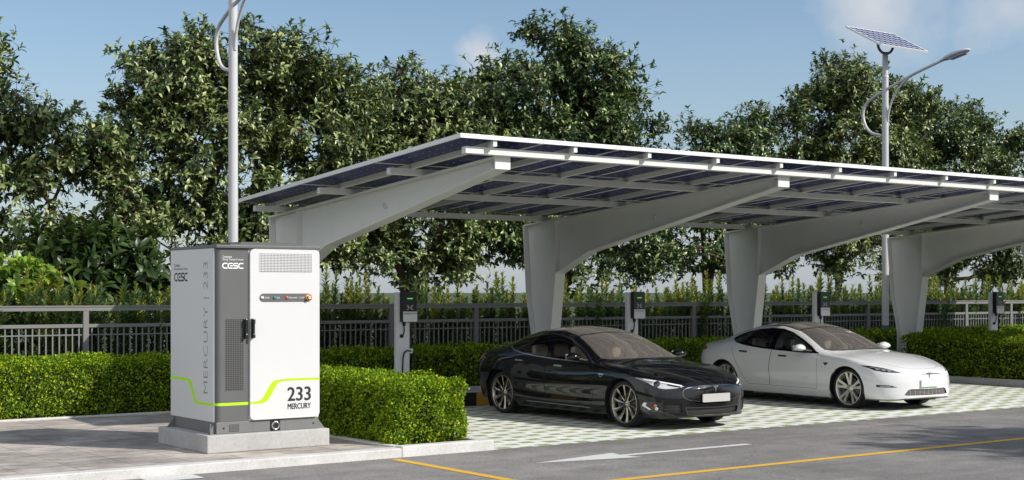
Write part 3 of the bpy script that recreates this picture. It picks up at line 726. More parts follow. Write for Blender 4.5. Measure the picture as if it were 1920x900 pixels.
def unit(a): return a/np.maximum(np.linalg.norm(a, axis=-1, keepdims=True), 1e-9)
def np_mesh(name, V, T, mats, mi=None, parent=None, loc=None):
    me = bpy.data.meshes.new(name); V = np.ascontiguousarray(V, np.float32); T = np.ascontiguousarray(T, np.int32)
    me.vertices.add(len(V)); me.vertices.foreach_set('co', V.ravel())
    me.loops.add(T.size); me.loops.foreach_set('vertex_index', T.ravel())
    me.polygons.add(len(T)); me.polygons.foreach_set('loop_start', np.arange(0, T.size, 3, dtype=np.int32))
    for m in mats: me.materials.append(m)
    if mi is not None: me.polygons.foreach_set('material_index', np.ascontiguousarray(mi, np.int32))
    me.update(calc_edges=True)
    o = bpy.data.objects.new(name, me)
    if loc is not None: o.location = loc
    return link(o, parent)
def leaf_big(P, D, N, L, W, droop=.25):
    """lance-shaped, folded and drooping leaves: 8 points, 8 triangles each"""
    n = len(P); D = unit(D); S_ = unit(np.cross(D, N)); U = np.cross(S_, D)
    L = L[:, None]; W = W[:, None]; dr = (droop*L)
    c0 = P; m1 = P+D*L*.33+U*L*.03; m2 = P+D*L*.70-U*dr*.35; t = P+D*L*.98-U*dr
    l1 = m1-S_*W*.5+U*W*.16; r1 = m1+S_*W*.5+U*W*.16; l2 = m2-S_*W*.42+U*W*.14; r2 = m2+S_*W*.42+U*W*.14
    V = np.stack([c0, l1, m1, r1, l2, m2, r2, t], 1).reshape(-1, 3)
    base = np.array([(0, 3, 2), (0, 2, 1), (2, 3, 6), (2, 6, 5), (1, 2, 5), (1, 5, 4), (5, 6, 7), (4, 5, 7)])
    T = (base[None]+(np.arange(n)*8)[:, None, None]).reshape(-1, 3)
    return V, T
def leaf_small(P, D, N, L, W):
    n = len(P); D = unit(D); S_ = unit(np.cross(D, N)); U = np.cross(S_, D); L = L[:, None]; W = W[:, None]
    V = np.stack([P, P+D*L*.5-S_*W*.5+U*W*.18, P+D*L, P+D*L*.5+S_*W*.5+U*W*.18], 1).reshape(-1, 3)
    base = np.array([(0, 3, 2), (0, 2, 1)])
    return V, (base[None]+(np.arange(n)*4)[:, None, None]).reshape(-1, 3)
def rand_dirs(n): return unit(rng.normal(size=(n, 3)))

def tree(name, label, base, trunk_top, lobes, n_bough, n_clump, seed, leaf=.21, lm='leaf_tree', cat='tree', group='leafy trees behind the fence', stems=1, sig=.25, tr=.12, per=8):
    global rng
    rng = np.random.default_rng(seed); random.seed(seed)
    B = np.array(base, float); root = tag(empty(name, base), label, cat, group)
    # boughs on and inside the lobes
    vol = np.array([l[3]*l[4]*l[5] for l in lobes])**.7; vol /= vol.sum(); bo = []; od = []
    for i, l in enumerate(lobes):
        k = max(3, int(round(n_bough*vol[i]))); d = rand_dirs(k); rad = rng.uniform(.25, 1, k)**.45
        c = np.array(l[:3])-B; bo.append(c+d*rad[:, None]*np.array(l[3:6])); od.append(unit(d*.8+unit(bo[-1]-np.array([0, 0, 1.0]))*.5))
    bo = np.concatenate(bo); od = np.concatenate(od)
    # skeleton
    nodes = []; parent = []
    tops = trunk_top if isinstance(trunk_top[0], (list, tuple)) else [trunk_top]
    nodes.append(np.zeros(3)); parent.append(-1)
    for tp in tops:
        last = 0; tp = np.array(tp)-B; k = 7; side = rng.normal(size=3)*.10
        for j in range(1, k+1):
            t = j/k; p = tp*t+side*math.sin(t*PI)*np.array([1, 1, 0])+rng.normal(size=3)*.025
            p[0] = tp[0]*t**1.35+side[0]*math.sin(t*PI); p[1] = tp[1]*t**1.35+side[1]*math.sin(t*PI)
            nodes.append(p); parent.append(last); last = len(nodes)-1
    order = np.argsort(np.linalg.norm(bo-np.array(tops[0])+B, axis=1)); bnode = {}
    for i in order:
        A = np.array(nodes); dd = np.linalg.norm(A-bo[i], axis=1)+np.maximum(0, A[:, 2]-bo[i][2]+.25)*1.2+(np.arange(len(A)) < 2)*3
        s = int(np.argmin(dd)); a = A[s]; e = bo[i]; ln = np.linalg.norm(e-a); k = max(2, int(ln/.28)); last = s
        for j in range(1, k+1):
            t = j/k; p = a+(e-a)*t+np.array([0, 0, -.10*ln*math.sin(t*PI)])+rng.normal(size=3)*.02
            nodes.append(p); parent.append(last); last = len(nodes)-1
        bnode[i] = last
    cnt = np.zeros(len(nodes))
    for i in bnode.values():
        j = i
        while j >= 0: cnt[j] += 1; j = parent[j]
    mx = cnt.max(); R = np.maximum(.008, tr*(cnt/mx)**.46)
    kids = {}
    for i, p in enumerate(parent): kids.setdefault(p, []).append(i)
    tb = MB(); seen = set(); stack = [(0, None)]
    while stack:
        s, frm = stack.pop(); path = ([frm] if frm is not None else [])+[s]; cur = s
        while cur in kids:
            ks = sorted(kids[cur], key=lambda q: -cnt[q])
            for q in ks[1:]: stack.append((q, cur))
            cur = ks[0]; path.append(cur)
        if len(path) > 1:
            rr = [min(R[p], R[path[1]]*1.15 if frm is not None else 9) for p in path]
            if frm is None: rr[0] *= 1.35
            tb.tube([nodes[p] for p in path], rr, 7 if rr[0] > .03 else 5, cap=False)
    # clumps round the boughs
    idx = rng.integers(0, len(bo), n_clump); C = bo[idx]+rng.normal(size=(n_clump, 3))*sig*np.array([1, 1, .8])
    tw = rng.random(n_clump) < .55
    for i in np.nonzero(tw)[0]:
        a = bo[idx[i]]; tb.tube([a, (a+C[i])/2+np.array([0, 0, -.03]), C[i]], [.008, .006, .004], 3, cap=False)
    tb.build('trunk', M['bark'], root)
    ax = unit(od[idx]*.7+unit(C-bo[idx])*.6+rand_dirs(n_clump)*.55+np.array([0, 0, .35]))
    ref = rand_dirs(n_clump); X = unit(np.cross(ax, ref)); Y = np.cross(ax, X)
    P = []; D = []; N = []; 
    for k in range(per):
        a = 2*PI*k/per*1.618+rng.uniform(-.4, .4, n_clump); el = rng.uniform(.35, 1.35, n_clump)
        o = X*np.cos(a)[:, None]+Y*np.sin(a)[:, None]
        d = unit(ax*np.cos(el)[:, None]+o*np.sin(el)[:, None]+np.array([0, 0, -.12]))
        P.append(C-ax*rng.uniform(0, .16, n_clump)[:, None]); D.append(d); N.append(unit(ax*np.sin(el)[:, None]-o*np.cos(el)[:, None]+np.array([.12, -.15, .95])+rng.normal(size=(n_clump, 3))*.25))
    P = np.concatenate(P); D = np.concatenate(D); N = np.concatenate(N); n = len(P)
    L = leaf*rng.uniform(.65, 1.2, n); V, T = leaf_big(P, D, N, L, L*rng.uniform(.30, .42, n), .28)
    np_mesh('crown', V, T, [M[lm]], None, root)
    return root
TY = 27.0
tree('broadleaf_tree', 'tall leafy tree with a bare slanting trunk at the left edge of the photo', (7.55, 26.4, -.03), [(8.75, 26.5, 3.6), (7.5, 26.6, 4.2)],
     [(7.5, 26.6, 5.7, 1.0, 1.1, .9), (8.35, 26.5, 5.2, .75, 1.0, .45), (9.2, 26.5, 4.7, .75, 1.0, .55), (9.7, 26.4, 4.0, .55, .9, .45), (7.4, 26.6, 4.3, .8, 1.1, .8), (8.0, 26.4, 2.9, .9, .9, .5), (9.5, 26.3, 2.9, .8, .8, .45), (7.5, 26.4, 6.2, .5, .8, .45), (8.5, 26.6, 4.3, .6, .8, .4), (10.2, 26.4, 3.3, .5, .8, .35), (6.4, 26.5, 5.0, 1.0, 1.0, 1.3)], 100, 3000, 5, .158, sig=.26, tr=.10)
tree('broadleaf_tree', 'large spreading tree with several dark stems behind the near street lamp', (13.0, 27.2, -.03), [(12.0, 27.1, 4.2), (13.3, 27.2, 4.8), (14.6, 27.2, 4.0)],
     [(11.2, 27, 6.1, 1.1, 1.2, .95), (12.5, 27, 6.7, 1.15, 1.2, .85), (13.8, 27, 6.6, 1.0, 1.2, .8), (15.0, 27.1, 6.0, .8, 1.1, .85), (10.5, 27, 5.0, .9, 1.1, .7), (12.2, 26.7, 5.2, 1.3, 1.2, .9), (14.3, 26.8, 5.1, 1.3, 1.3, .9), (11.3, 27, 3.9, 1.1, 1.2, .7), (15.2, 27.2, 4.4, .8, 1.0, .8), (13.2, 26.8, 3.7, 1.3, 1.1, .7), (10.5, 26.9, 3.4, .7, .9, .5), (12.3, 26.8, 2.8, 1.0, .9, .5), (14.7, 27.0, 3.0, 1.0, 1.0, .6)], 194, 7087, 8, .158, stems=3, tr=.10)
tree('broadleaf_tree', 'rounded green tree whose crown shows left of the small cloud, above the near beam', (17.2, 27.3, -.03), [(16.9, 27.4, 2.6), (17.7, 27.4, 2.8)],
     [(17.6, 27.5, 6.4, 1.0, 1.2, .85), (16.4, 27.5, 5.9, 1.0, 1.2, .8), (18.9, 27.5, 5.7, 1.0, 1.2, .85), (17.6, 27.2, 5.0, 1.6, 1.3, 1.0), (16.0, 27.4, 4.6, .9, 1.1, .9), (19.4, 27.4, 4.4, .9, 1.1, .9), (17.6, 27.2, 3.6, 1.7, 1.2, .8), (15.9, 27.3, 3.1, 1.1, 1.0, .6), (19.3, 27.3, 3.2, 1.2, 1.0, .6), (17.4, 27.2, 2.6, 1.2, .9, .5)], 180, 6378, 21, .158, tr=.13)
tree('broadleaf_tree', 'tallest dense tree with a domed crown right of the small cloud', (21.6, 27.4, -.03), [(21.4, 27.3, 4.0), (21.9, 27.4, 4.4)],
     [(21.0, 27.2, 7.6, .95, 1.2, .85), (22.2, 27.2, 7.2, 1.1, 1.2, .8), (20.0, 27.2, 6.6, .9, 1.2, .8), (23.4, 27.2, 6.4, 1.0, 1.2, .8), (21.5, 27, 6.2, 1.6, 1.4, 1.1), (20.1, 27.1, 5.3, 1.2, 1.3, .9), (22.9, 27.1, 5.0, 1.4, 1.3, 1.0), (21.5, 27, 4.1, 1.9, 1.3, .9), (19.9, 27.1, 3.5, 1.0, 1.1, .6), (23.5, 27.2, 3.5, 1.2, 1.1, .8), (21.6, 27, 2.8, 1.5, 1.1, .6)], 210, 7796, 33, .158, lm='leaf_tree2', tr=.14)
tree('broadleaf_tree', 'low rounded tree just behind the middle of the carport roof, lower than its neighbours', (27.6, 28.6, -.03), [(27.4, 28.5, 3.6), (28.2, 28.6, 3.8)],
     [(28.6, 28.4, 6.1, 1.3, 1.2, .85), (27.2, 28.4, 5.6, 1.2, 1.2, .8), (30.0, 28.5, 6.2, 1.2, 1.2, .9), (26.2, 28.4, 4.9, 1.1, 1.2, .7), (28.4, 28.2, 4.8, 1.9, 1.3, .9), (25.3, 28.4, 4.2, 1.2, 1.1, .8), (30.2, 28.4, 4.5, 1.3, 1.2, 1.1), (27.0, 28.3, 3.4, 1.9, 1.2, .9), (29.5, 28.3, 3.1, 1.5, 1.1, .8), (25.2, 28.3, 2.7, 1.1, 1.0, .6)], 194, 7087, 45, .158, lm='leaf_tree2', tr=.12)
tree('broadleaf_tree', 'tall tree directly behind the far street lamp and its solar panel', (33.0, 28.6, -.03), [(32.8, 28.5, 4.5), (33.6, 28.5, 4.6)],
     [(32.6, 28, 8.0, .95, 1.2, .8), (33.8, 28, 7.7, 1.2, 1.2, .85), (31.8, 28, 7.1, 1.0, 1.2, .85), (35.2, 28, 7.4, 1.0, 1.2, .85), (33.4, 27.8, 6.4, 1.7, 1.4, 1.0), (32.0, 28, 5.6, 1.2, 1.3, .9), (35.2, 28, 5.8, 1.3, 1.2, 1.0), (33.4, 27.9, 4.6, 1.9, 1.3, .9), (32.2, 28, 3.4, 1.4, 1.1, .8), (34.9, 28, 3.3, 1.5, 1.1, .9)], 210, 7560, 52, .158, tr=.13)
tree('broadleaf_tree', 'broad rounded tree at the right edge of the photo, below the lamp head', (38.6, 28.8, -.03), [(38.4, 28.7, 4.0), (39.3, 28.7, 4.2)],
     [(38.2, 28.4, 7.2, 1.4, 1.3, .9), (37.0, 28.4, 6.7, 1.2, 1.2, .8), (40.0, 28.4, 6.8, 1.4, 1.3, .85), (41.6, 28.4, 6.2, 1.2, 1.2, .85), (38.6, 28.2, 5.6, 2.2, 1.4, 1.1), (37.0, 28.4, 4.9, 1.3, 1.2, 1.0), (41.0, 28.3, 4.9, 1.5, 1.2, 1.0), (38.8, 28.2, 3.8, 2.3, 1.3, .9), (37.0, 28.4, 3.0, 1.3, 1.1, .8), (41.3, 28.4, 3.1, 1.5, 1.1, .9), (43.0, 28.4, 4.6, 1.4, 1.2, 1.3)], 224, 7796, 64, .158, lm='leaf_tree2', tr=.14)
# broad-leaved bushes low at the left
def bush(name, label, base, lobes, nb, nc, seed, leaf, lm):
    return tree(name, label, base, (base[0]+.1, base[1], base[2]+lobes[0][2]*.55), lobes, nb, nc, seed, leaf, lm, cat='bush', group='broad-leaved bushes behind the fence', sig=.24, tr=.05, per=9)
bush('broadleaf_bush', 'bright yellow-green bush with large leaves above the fence at the left edge', (6.7, 24.3, -.03), [(6.95, 23.9, 2.2, .55, .4, .30), (7.5, 23.9, 2.05, .45, .4, .25), (6.4, 24.0, 2.3, .5, .4, .35), (6.7, 24.2, 1.4, .7, .5, .5)], 34, 230, 71, .27, 'leaf_broad')
bush('broadleaf_bush', 'dark shaded bush with large pointed leaves beneath the spreading tree, left of the cabinet', (9.1, 25.4, -.03), [(8.7, 25.3, 2.3, .85, .6, .6), (9.5, 25.3, 2.65, .8, .6, .6), (10.2, 25.3, 2.3, .8, .6, .6), (9.2, 25.2, 1.8, 1.3, .6, .6), (8.9, 25.4, 2.8, .5, .5, .4)], 50, 460, 72, .27, 'leaf_broad_shaded')

# upright shrubs close behind the fence: four grown forms, repeated
def shrub(seed, h, stems, yel):
    global rng
    rng = np.random.default_rng(seed); r = empty('upright_shrub', (0, 0, 0)); tb = MB(); Ps = []; Ds = []; Ns = []; Ls = []; mi = []
    for s in range(stems):
        x0, y0 = rng.normal(size=2)*.10; hx, hy = x0*2.6+rng.normal()*.06, y0*2+rng.normal()*.05; hh = h*rng.uniform(.80, 1.0) if s else h
        tb.tube([(x0, y0, 0), ((x0+hx)/2, (y0+hy)/2, hh*.5), (hx, hy, hh*.97)], [.012, .009, .004], 5, cap=False)
        k = 0; z = .12
        while z < hh:
            t = z/hh; c = np.array([x0+(hx-x0)*t, y0+(hy-y0)*t, z]); top = (hh-z)
            ll = .17 if top > .2 else .10+.07*top/.2
            nl = 4
            for q in range(nl):
                a = 2*PI*q/nl+k*.8+rng.uniform(-.3, .3); el = rng.uniform(.55, .95) if top > .15 else rng.uniform(.15, .5)
                o = np.array([math.cos(a), math.sin(a), 0]); d = o*math.sin(el)+np.array([0, 0, 1])*math.cos(el)
                Ps.append(c); Ds.append(d); Ns.append(np.array([0, 0, 1])*math.sin(el)-o*math.cos(el)); Ls.append(ll*rng.uniform(.75, 1.15))
                mi.append(1 if (top < .50*yel[s % len(yel)]+rng.uniform(-.08, .08)) else 0)
            k += 1; z += .052
    P = np.array(Ps); L = np.array(Ls); V, T = leaf_big(P, np.array(Ds), np.array(Ns), L, L*.27, .16)
    tb.build('stems', M['bark'], r); np_mesh('foliage', V, T, [M['leaf_shrub'], M['leaf_tip']], np.repeat(np.array(mi), 8), r)
    return r
KINDS = [(901, 2.20, 6, (.7, .9, .2), 'upright shrub with yellow young tips behind the railing fence'),
         (902, 2.12, 6, (0, 0, .3), 'upright shrub of blue-green leaves behind the railing fence'),
         (903, 2.30, 5, (.6, .8, .4), 'taller thin shrub with golden tips behind the railing fence'),
         (904, 2.02, 7, (.3, 0, 0), 'low dense green shrub behind the railing fence')]
protos = [shrub(a, h, s, y) for a, h, s, y, _ in KINDS]; used = [0]*4
random.seed(5); seq = []
x = 5.2
while x < 46:
    seq.append((x, 23.18+random.uniform(-.10, .14))); x += random.uniform(.27, .42)
x = 5.4
while x < 44:
    seq.append((x, 23.72+random.uniform(-.12, .15))); x += random.uniform(.34, .55)
for (x, y) in seq:
    k = random.choices(range(4), (4, 3, 3, 3))[0]
    o = protos[k] if not used[k] else copy_tree(protos[k])
    used[k] = 1; o.location = (x, y, -.03); o.rotation_euler = (0, 0, random.uniform(0, 6.28)); q = random.uniform(.84, 1.05); o.scale = (q*random.uniform(.9, 1.15), q, q)
    tag(o, KINDS[k][4], 'shrub', ['yellow-tipped shrubs along the fence', 'blue-green shrubs along the fence', 'golden shrubs along the fence', 'low shrubs along the fence'][k])

# clipped hedges
def hedge(name, label, boxes, dens, leaf, lm, seed, z0=.06):
    """boxes: (x0,y0,x1,y1,ztop); leaves fill the outer skin of each box"""
    global rng
    rng = np.random.default_rng(seed); b0 = boxes[0]; org = np.array([(b0[0]+b0[2])/2, (b0[1]+b0[3])/2, z0])
    core = MB(); Vs = []; Ts = []; off = 0
    for (x0, y0, x1, y1, zt, faces) in boxes:
        ins = .10; core.box((x0+ins-org[0], y0+ins-org[1], 0), (x1-ins-org[0], y1-ins-org[1], zt-ins-z0), 0, .06)
        for f in faces:
            if f == 't': A = (x1-x0)*(y1-y0)
            elif f in 'lr': A = (y1-y0)*(zt-z0)
            else: A = (x1-x0)*(zt-z0)
            n = int(A*dens); u = rng.random(n); v = rng.random(n)
            if f == 't': P = np.stack([x0+u*(x1-x0), y0+v*(y1-y0), np.full(n, zt)], 1); N = np.array([0, 0, 1.])
            elif f == 'l': P = np.stack([np.full(n, x0), y0+u*(y1-y0), z0+v*(zt-z0)], 1); N = np.array([-1., 0, 0])
            elif f == 'r': P = np.stack([np.full(n, x1), y0+u*(y1-y0), z0+v*(zt-z0)], 1); N = np.array([1., 0, 0])
            elif f == 'f': P = np.stack([x0+u*(x1-x0), np.full(n, y0), z0+v*(zt-z0)], 1); N = np.array([0, -1., 0])
            else: P = np.stack([x0+u*(x1-x0), np.full(n, y1), z0+v*(zt-z0)], 1); N = np.array([0, 1., 0])
            # uneven trim: slow waves plus tufts, rounded upper edges
            ph = P*np.array([5.1, 5.1, 6.3]); w = .022*(np.sin(ph[:, 0]+1.3*ph[:, 2])+np.sin(ph[:, 1]*1.3-ph[:, 2])+np.sin(ph[:, 0]*2.3+ph[:, 1]*2.1)+np.sin(ph[:, 2]*2.9+ph[:, 1]*3.1+ph[:, 0]*2.7))
            dep = rng.exponential(.030, n); dep = np.where(rng.random(n) < .25, rng.uniform(0, .13, n), dep)
            d = w-dep+.012+np.where(rng.random(n) < .03, rng.uniform(0, .05, n), 0)
            if f != 't':
                e = np.clip((P[:, 2]-(zt-.10))/.10, 0, 1); d = d-.07*e**2
                e2 = np.clip((z0+.16-P[:, 2])/.16, 0, 1); d = d-.10*e2**1.5
                hor = u; ln_ = (y1-y0) if f in 'lr' else (x1-x0); ee = np.maximum(np.clip(1-u*ln_/.14, 0, 1), np.clip(1-(1-u)*ln_/.14, 0, 1)); d = d-.06*ee**2
            else:
                ex = np.maximum(np.clip(1-u*(x1-x0)/.12, 0, 1), np.clip(1-(1-u)*(x1-x0)/.12, 0, 1)); ey = np.maximum(np.clip(1-v*(y1-y0)/.12, 0, 1), np.clip(1-(1-v)*(y1-y0)/.12, 0, 1)); d = d-.07*np.maximum(ex, ey)**2
            P = P+N*d[:, None]+rng.normal(size=(n, 3))*.008
            D = unit(N*.55+rand_dirs(n)*.9+np.array([0, 0, .3])); Nn = unit(N*.6+rand_dirs(n)*.7+np.array([0, 0, .35])); L = leaf*rng.uniform(.7, 1.3, n)
            V, T = leaf_small(P-org, D, Nn, L, L*rng.uniform(.5, .7, n)); Vs.append(V); Ts.append(T+off); off += len(V)
    r = tag(empty(name, org.tolist()), label, 'hedge')
    core.build('inner_twigs', M['core'], r)
    np_mesh('foliage', np.concatenate(Vs), np.concatenate(Ts), [M[lm]], None, r)
    return r
hedge('clipped_hedge', 'bright clipped hedge standing in a kerbed bed between the cabinet and the black car', [(8.80, 14.43, 9.89, 20.3, .835, 'tlrf')], 5600, .036, 'leaf_hedge', 1)
hedge('clipped_hedge', 'bright clipped hedge along the pavement left of the cabinet', [(1.5, 20.48, 8.72, 21.5, .915, 'tf'), (8.75, 20.42, 9.95, 21.5, .88, 'tr')], 3600, .040, 'leaf_hedge', 2)
hedge('clipped_hedge', 'long dark clipped hedge behind the charging posts, in the shade of the carport', [(9.98, 21.05, 25.6, 21.95, .90, 'tfl')], 2000, .05, 'leaf_hedge', 3, z0=.2)
hedge('clipped_hedge', 'tall dark clipped hedge in a kerbed bed beyond the white car', [(25.72, 14.2, 28.6, 20.5, .94, 'tlf')], 1700, .05, 'leaf_hedge', 4)
hedge('clipped_hedge', 'low dark hedge strip under the fence behind the far charging post', [(25.7, 21.3, 46, 22.1, 1.0, 'tf')], 1000, .055, 'leaf_hedge', 6)

# street trees on the far side of the road (they throw the soft shade on the asphalt at the right)
_src = [o for o in bpy.data.objects if o.name.startswith('broadleaf_tree') and 'domed' in o['label']][0]
for (tx, ty, rz_, lab) in ((21.8, 2.0, 1.1, 'leafy street tree across the road from the white car'), (28.5, 1.6, 3.0, 'leafy street tree across the road from the far hedge')):
    c = copy_tree(_src); c.location = (tx, ty, .09); c.rotation_euler = (0, 0, rz_); tag(c, lab, 'tree', 'street trees across the road')
# ------------------------------------------------------------------ cars
def pchip(xs, ys):
    xs = np.array(xs, float); ys = np.array(ys, float); h = np.diff(xs); d = np.diff(ys)/h; m = np.zeros(len(xs))
    for i in range(1, len(xs)-1):
        if d[i-1]*d[i] > 0: w1 = 2*h[i]+h[i-1]; w2 = h[i]+2*h[i-1]; m[i] = (w1+w2)/(w1/d[i-1]+w2/d[i])
    m[0] = d[0]; m[-1] = d[-1]
    def f(x):
        x = min(max(x, xs[0]), xs[-1]); i = min(int(np.searchsorted(xs, x, 'right')-1), len(h)-1); t = (x-xs[i])/h[i]
        return ((1+2*t)*(1-t)**2*ys[i]+t*(1-t)**2*h[i]*m[i]+t*t*(3-2*t)*ys[i+1]+t*t*(t-1)*h[i]*m[i+1])
    return f
ST = [0, .15, .30, .60, .93, 1.3, 1.6, 2.0, 2.4, 2.8, 3.2, 3.6, 3.9, 4.2, 4.5, 4.75, 4.97]
KW = {1: [.80, .81, .82, .85, .87, .875, .875, .875, .875, .875, .875, .88, .88, .86, .83, .78, .72],
      2: [.83, .85, .87, .91, .935, .925, .92, .92, .92, .92, .925, .935, .94, .93, .905, .87, .80],
      2.5: [.835, .855, .875, .925, .955, .932, .925, .923, .923, .924, .932, .955, .968, .962, .935, .895, .83],
      3: [.83, .85, .875, .93, .962, .957, .952, .950, .950, .951, .958, .974, .982, .976, .95, .91, .85],
      4: [.74, .775, .80, .865, .905, .897, .887, .874, .868, .868, .875, .887, .887, .862, .82, .77, .72],
      5: [.50, .55, .59, .65, .69, .725, .748, .682, .622, .602, .590, .575, .565, .56, .55, .53, .50],
      6: [.30, .31, .32, .33, .34, .36, .38, .36, .335, .32, .31, .30, .30, .29, .29, .28, .27]}
KZ_ = {1: [.165, .165, .165, .165, .165, .165, .16, .16, .16, .16, .16, .165, .17, .18, .22, .27, .30],
      2: [.25, .25, .25, .26, .28, .28, .27, .27, .27, .27, .28, .30, .34, .37, .40, .43, .45],
      2.5: [.36, .37, .38, .41, .44, .43, .41, .40, .40, .40, .42, .47, .52, .55, .57, .58, .59],
      3: [.46, .48, .50, .55, .59, .61, .61, .61, .61, .62, .645, .68, .70, .71, .72, .73, .73],
      4: [.575, .615, .65, .74, .81, .845, .865, .888, .905, .922, .948, .968, .972, .965, .95, .935, .92],
      5: [.625, .672, .712, .793, .853, .883, .945, .112+1.0, .250+1.0, 1.305, 1.292, 1.225, 1.15, 1.07, 1.01, .98, .965],
      6: [.648, .702, .752, .832, .888, .925, 1.03, 1.198, 1.315, 1.368, 1.352, 1.285, 1.205, 1.11, 1.04, 1.005, .995],
      7: [.655, .712, .763, .843, .898, .935, 1.05, 1.218, 1.335, 1.386, 1.370, 1.302, 1.222, 1.127, 1.052, 1.012, 1.0]}
FW_ = {k: pchip(ST, v) for k, v in KW.items()}; FZ_ = {k: pchip(ST, v) for k, v in KZ_.items()}
LEN = 4.84
def sup(u, p): return max(0.0, 1-min(1.0, u)**p)**(1/p)
def ring(s, fx=None):
    P = [(0.0, FZ_[1](s)-.005), (FW_[1](s), FZ_[1](s))]+[(FW_[k](s), FZ_[k](s)) for k in (2, 2.5, 3, 4, 5, 6)]+[(0.0, FZ_[7](s))]
    out = [P[0]]
    seg = {1: 4, 2: 4, 3: 5, 4: 9, 5: 9, 6: 7, 7: 7}
    Q = P[1:]+[(-P[-2][0], P[-2][1])]           # mirror past the centre line
    Q = [(P[1][0]*.98, P[1][1]-.03)]+Q
    for k in range(5): out.append((P[1][0]*k/5, P[0][1]+(P[1][1]-P[0][1])*k/5)) if k else None
    for i in range(1, 8):
        p0, p1, p2, p3 = (np.array(Q[j]) for j in (i-1, i, i+1, i+2)); n = seg[i]
        d0 = np.linalg.norm(p1-p0)**.5; d1 = np.linalg.norm(p2-p1)**.5; d2 = np.linalg.norm(p3-p2)**.5
        m1 = (p2-p1)-(p2-p0)*d1*0 if False else d1*((p1-p0)/d0-(p2-p0)/(d0+d1)+(p2-p1)/d1); m2 = d1*((p2-p1)/d1-(p3-p1)/(d1+d2)+(p3-p2)/d2)
        for k in range(n):
            t = k/n; out.append(tuple((2*t**3-3*t**2+1)*p1+(t**3-2*t**2+t)*m1+(-2*t**3+3*t**2)*p2+(t**3-t**2)*m2))
    out.append(P[-1])
    s1, p = .52, 2.5
    fx = 1.0
    if s < s1: fx = sup((s1-s)/s1, p)
    if s > LEN-.58: fx = sup((s-LEN+.58)/.58, 2.6)
    fz = 1.0; zc = .42
    if s < .30: fz = sup((.30-s)/.30, 2.3); zc = .40
    if s > LEN-.12: fz = sup((s-LEN+.12)/.12, 3.0); zc = .62
    return [(x*fx, zc+(z-zc)*(.70+.30*fz if s < .30 else .8+.2*fz)) for x, z in out]
def stations():
    a = []
    n = 18
    for i in range(n): 
        ph = (PI/2)*i/n; a.append(.52*(1-math.cos(ph)**(2/2.5)))
    a = sorted(set([0.0, 0.0002, 0.0015]+a[1:]))
    b = list(np.linspace(.52, LEN-.58, 110)); c = []
    for i in range(1, 15):
        ph = (PI/2)*i/14; c.append(LEN-.58+.58*math.sin(ph)**(2/2.6))
    return a+b+c
_ss = stations(); _rings = [ring(s) for s in _ss]
def base_half():
    bm = bmesh.new(); rows = []
    for s, r in zip(_ss, _rings): rows.append([bm.verts.new((x, s, z)) for x, z in r])
    for i in range(len(rows)-1):
        for j in range(len(rows[0])-1):
            try: bm.faces.new((rows[i][j], rows[i+1][j], rows[i+1][j+1], rows[i][j+1]))
            except ValueError: pass
    bmesh.ops.remove_doubles(bm, verts=bm.verts[:], dist=1e-6); bmesh.ops.dissolve_degenerate(bm, dist=1e-6, edges=bm.edges[:])
    bmesh.ops.recalc_face_normals(bm, faces=bm.faces[:])
    bm.normal_update(); c = sum((f.normal.z for f in bm.faces if f.calc_center_median().z > 1.2))
    if c < 0: bmesh.ops.reverse_faces(bm, faces=bm.faces[:])
    bm.normal_update(); return bm
_b0 = base_half()
_V = [v.co.copy() for v in _b0.verts]; _N = [v.normal.copy() for v in _b0.verts]
for i, v in enumerate(_V):
    if abs(v.x) < 1e-4: _N[i].x = 0; _N[i].normalize()
_T = []
for f in _b0.faces:
    q = [v.index for v in f.verts] if False else None
_b0.verts.index_update()
for f in _b0.faces:
    q = [v.index for v in f.verts]; _T += [(q[0], q[k], q[k+1]) for k in range(1, len(q)-1)]
_BVH = BVHTree.FromPolygons(_V, _T)
def smooth_normal(p):
    co_, n, i, d = _BVH.find_nearest(p)
    a, b_, c = _T[i]; A, B_, C_ = _V[a], _V[b_], _V[c]
    v0 = B_-A; v1 = C_-A; v2 = co_-A; d00 = v0.dot(v0); d01 = v0.dot(v1); d11 = v1.dot(v1); d20 = v2.dot(v0); d21 = v2.dot(v1); den = d00*d11-d01*d01
    if abs(den) < 1e-14: return n
    v = (d11*d20-d01*d21)/den; w_ = (d00*d21-d01*d20)/den
    r = _N[a]*(1-v-w_)+_N[b_]*v+_N[c]*w_
    return r.normalized()
def surf_front(x, z):
    """point on the front of the body at lateral x, height z"""
    h = _BVH.ray_cast(Vector((max(abs(x), .004), -1, z)), Vector((0, 1, 0)))
    p, n = h[0].copy(), smooth_normal(h[0])
    if x < 0: p.x = -p.x; n.x = -n.x
    return p, n
def surf_side(s, z, sx):
    h = _BVH.ray_cast(Vector((3, s, z)), Vector((-1, 0, 0))); p, n = h[0].copy(), smooth_normal(h[0])
    return (Vector((sx*p.x, p.y, p.z)), Vector((sx*n.x, n.y, n.z)))
def inside(pt, poly):
    x, y = pt; c = False; n = len(poly); j = n-1
    for i in range(n):
        xi, yi = poly[i]; xj, yj = poly[j]
        if (yi > y) != (yj > y) and x < (xj-xi)*(y-yi)/(yj-yi)+xi: c = not c
        j = i
    return c
PROJ = {'s': (1, 2), 'f': (0, 2), 't': (0, 1)}; AXN = {'s': 0, 'f': 1, 't': 2}
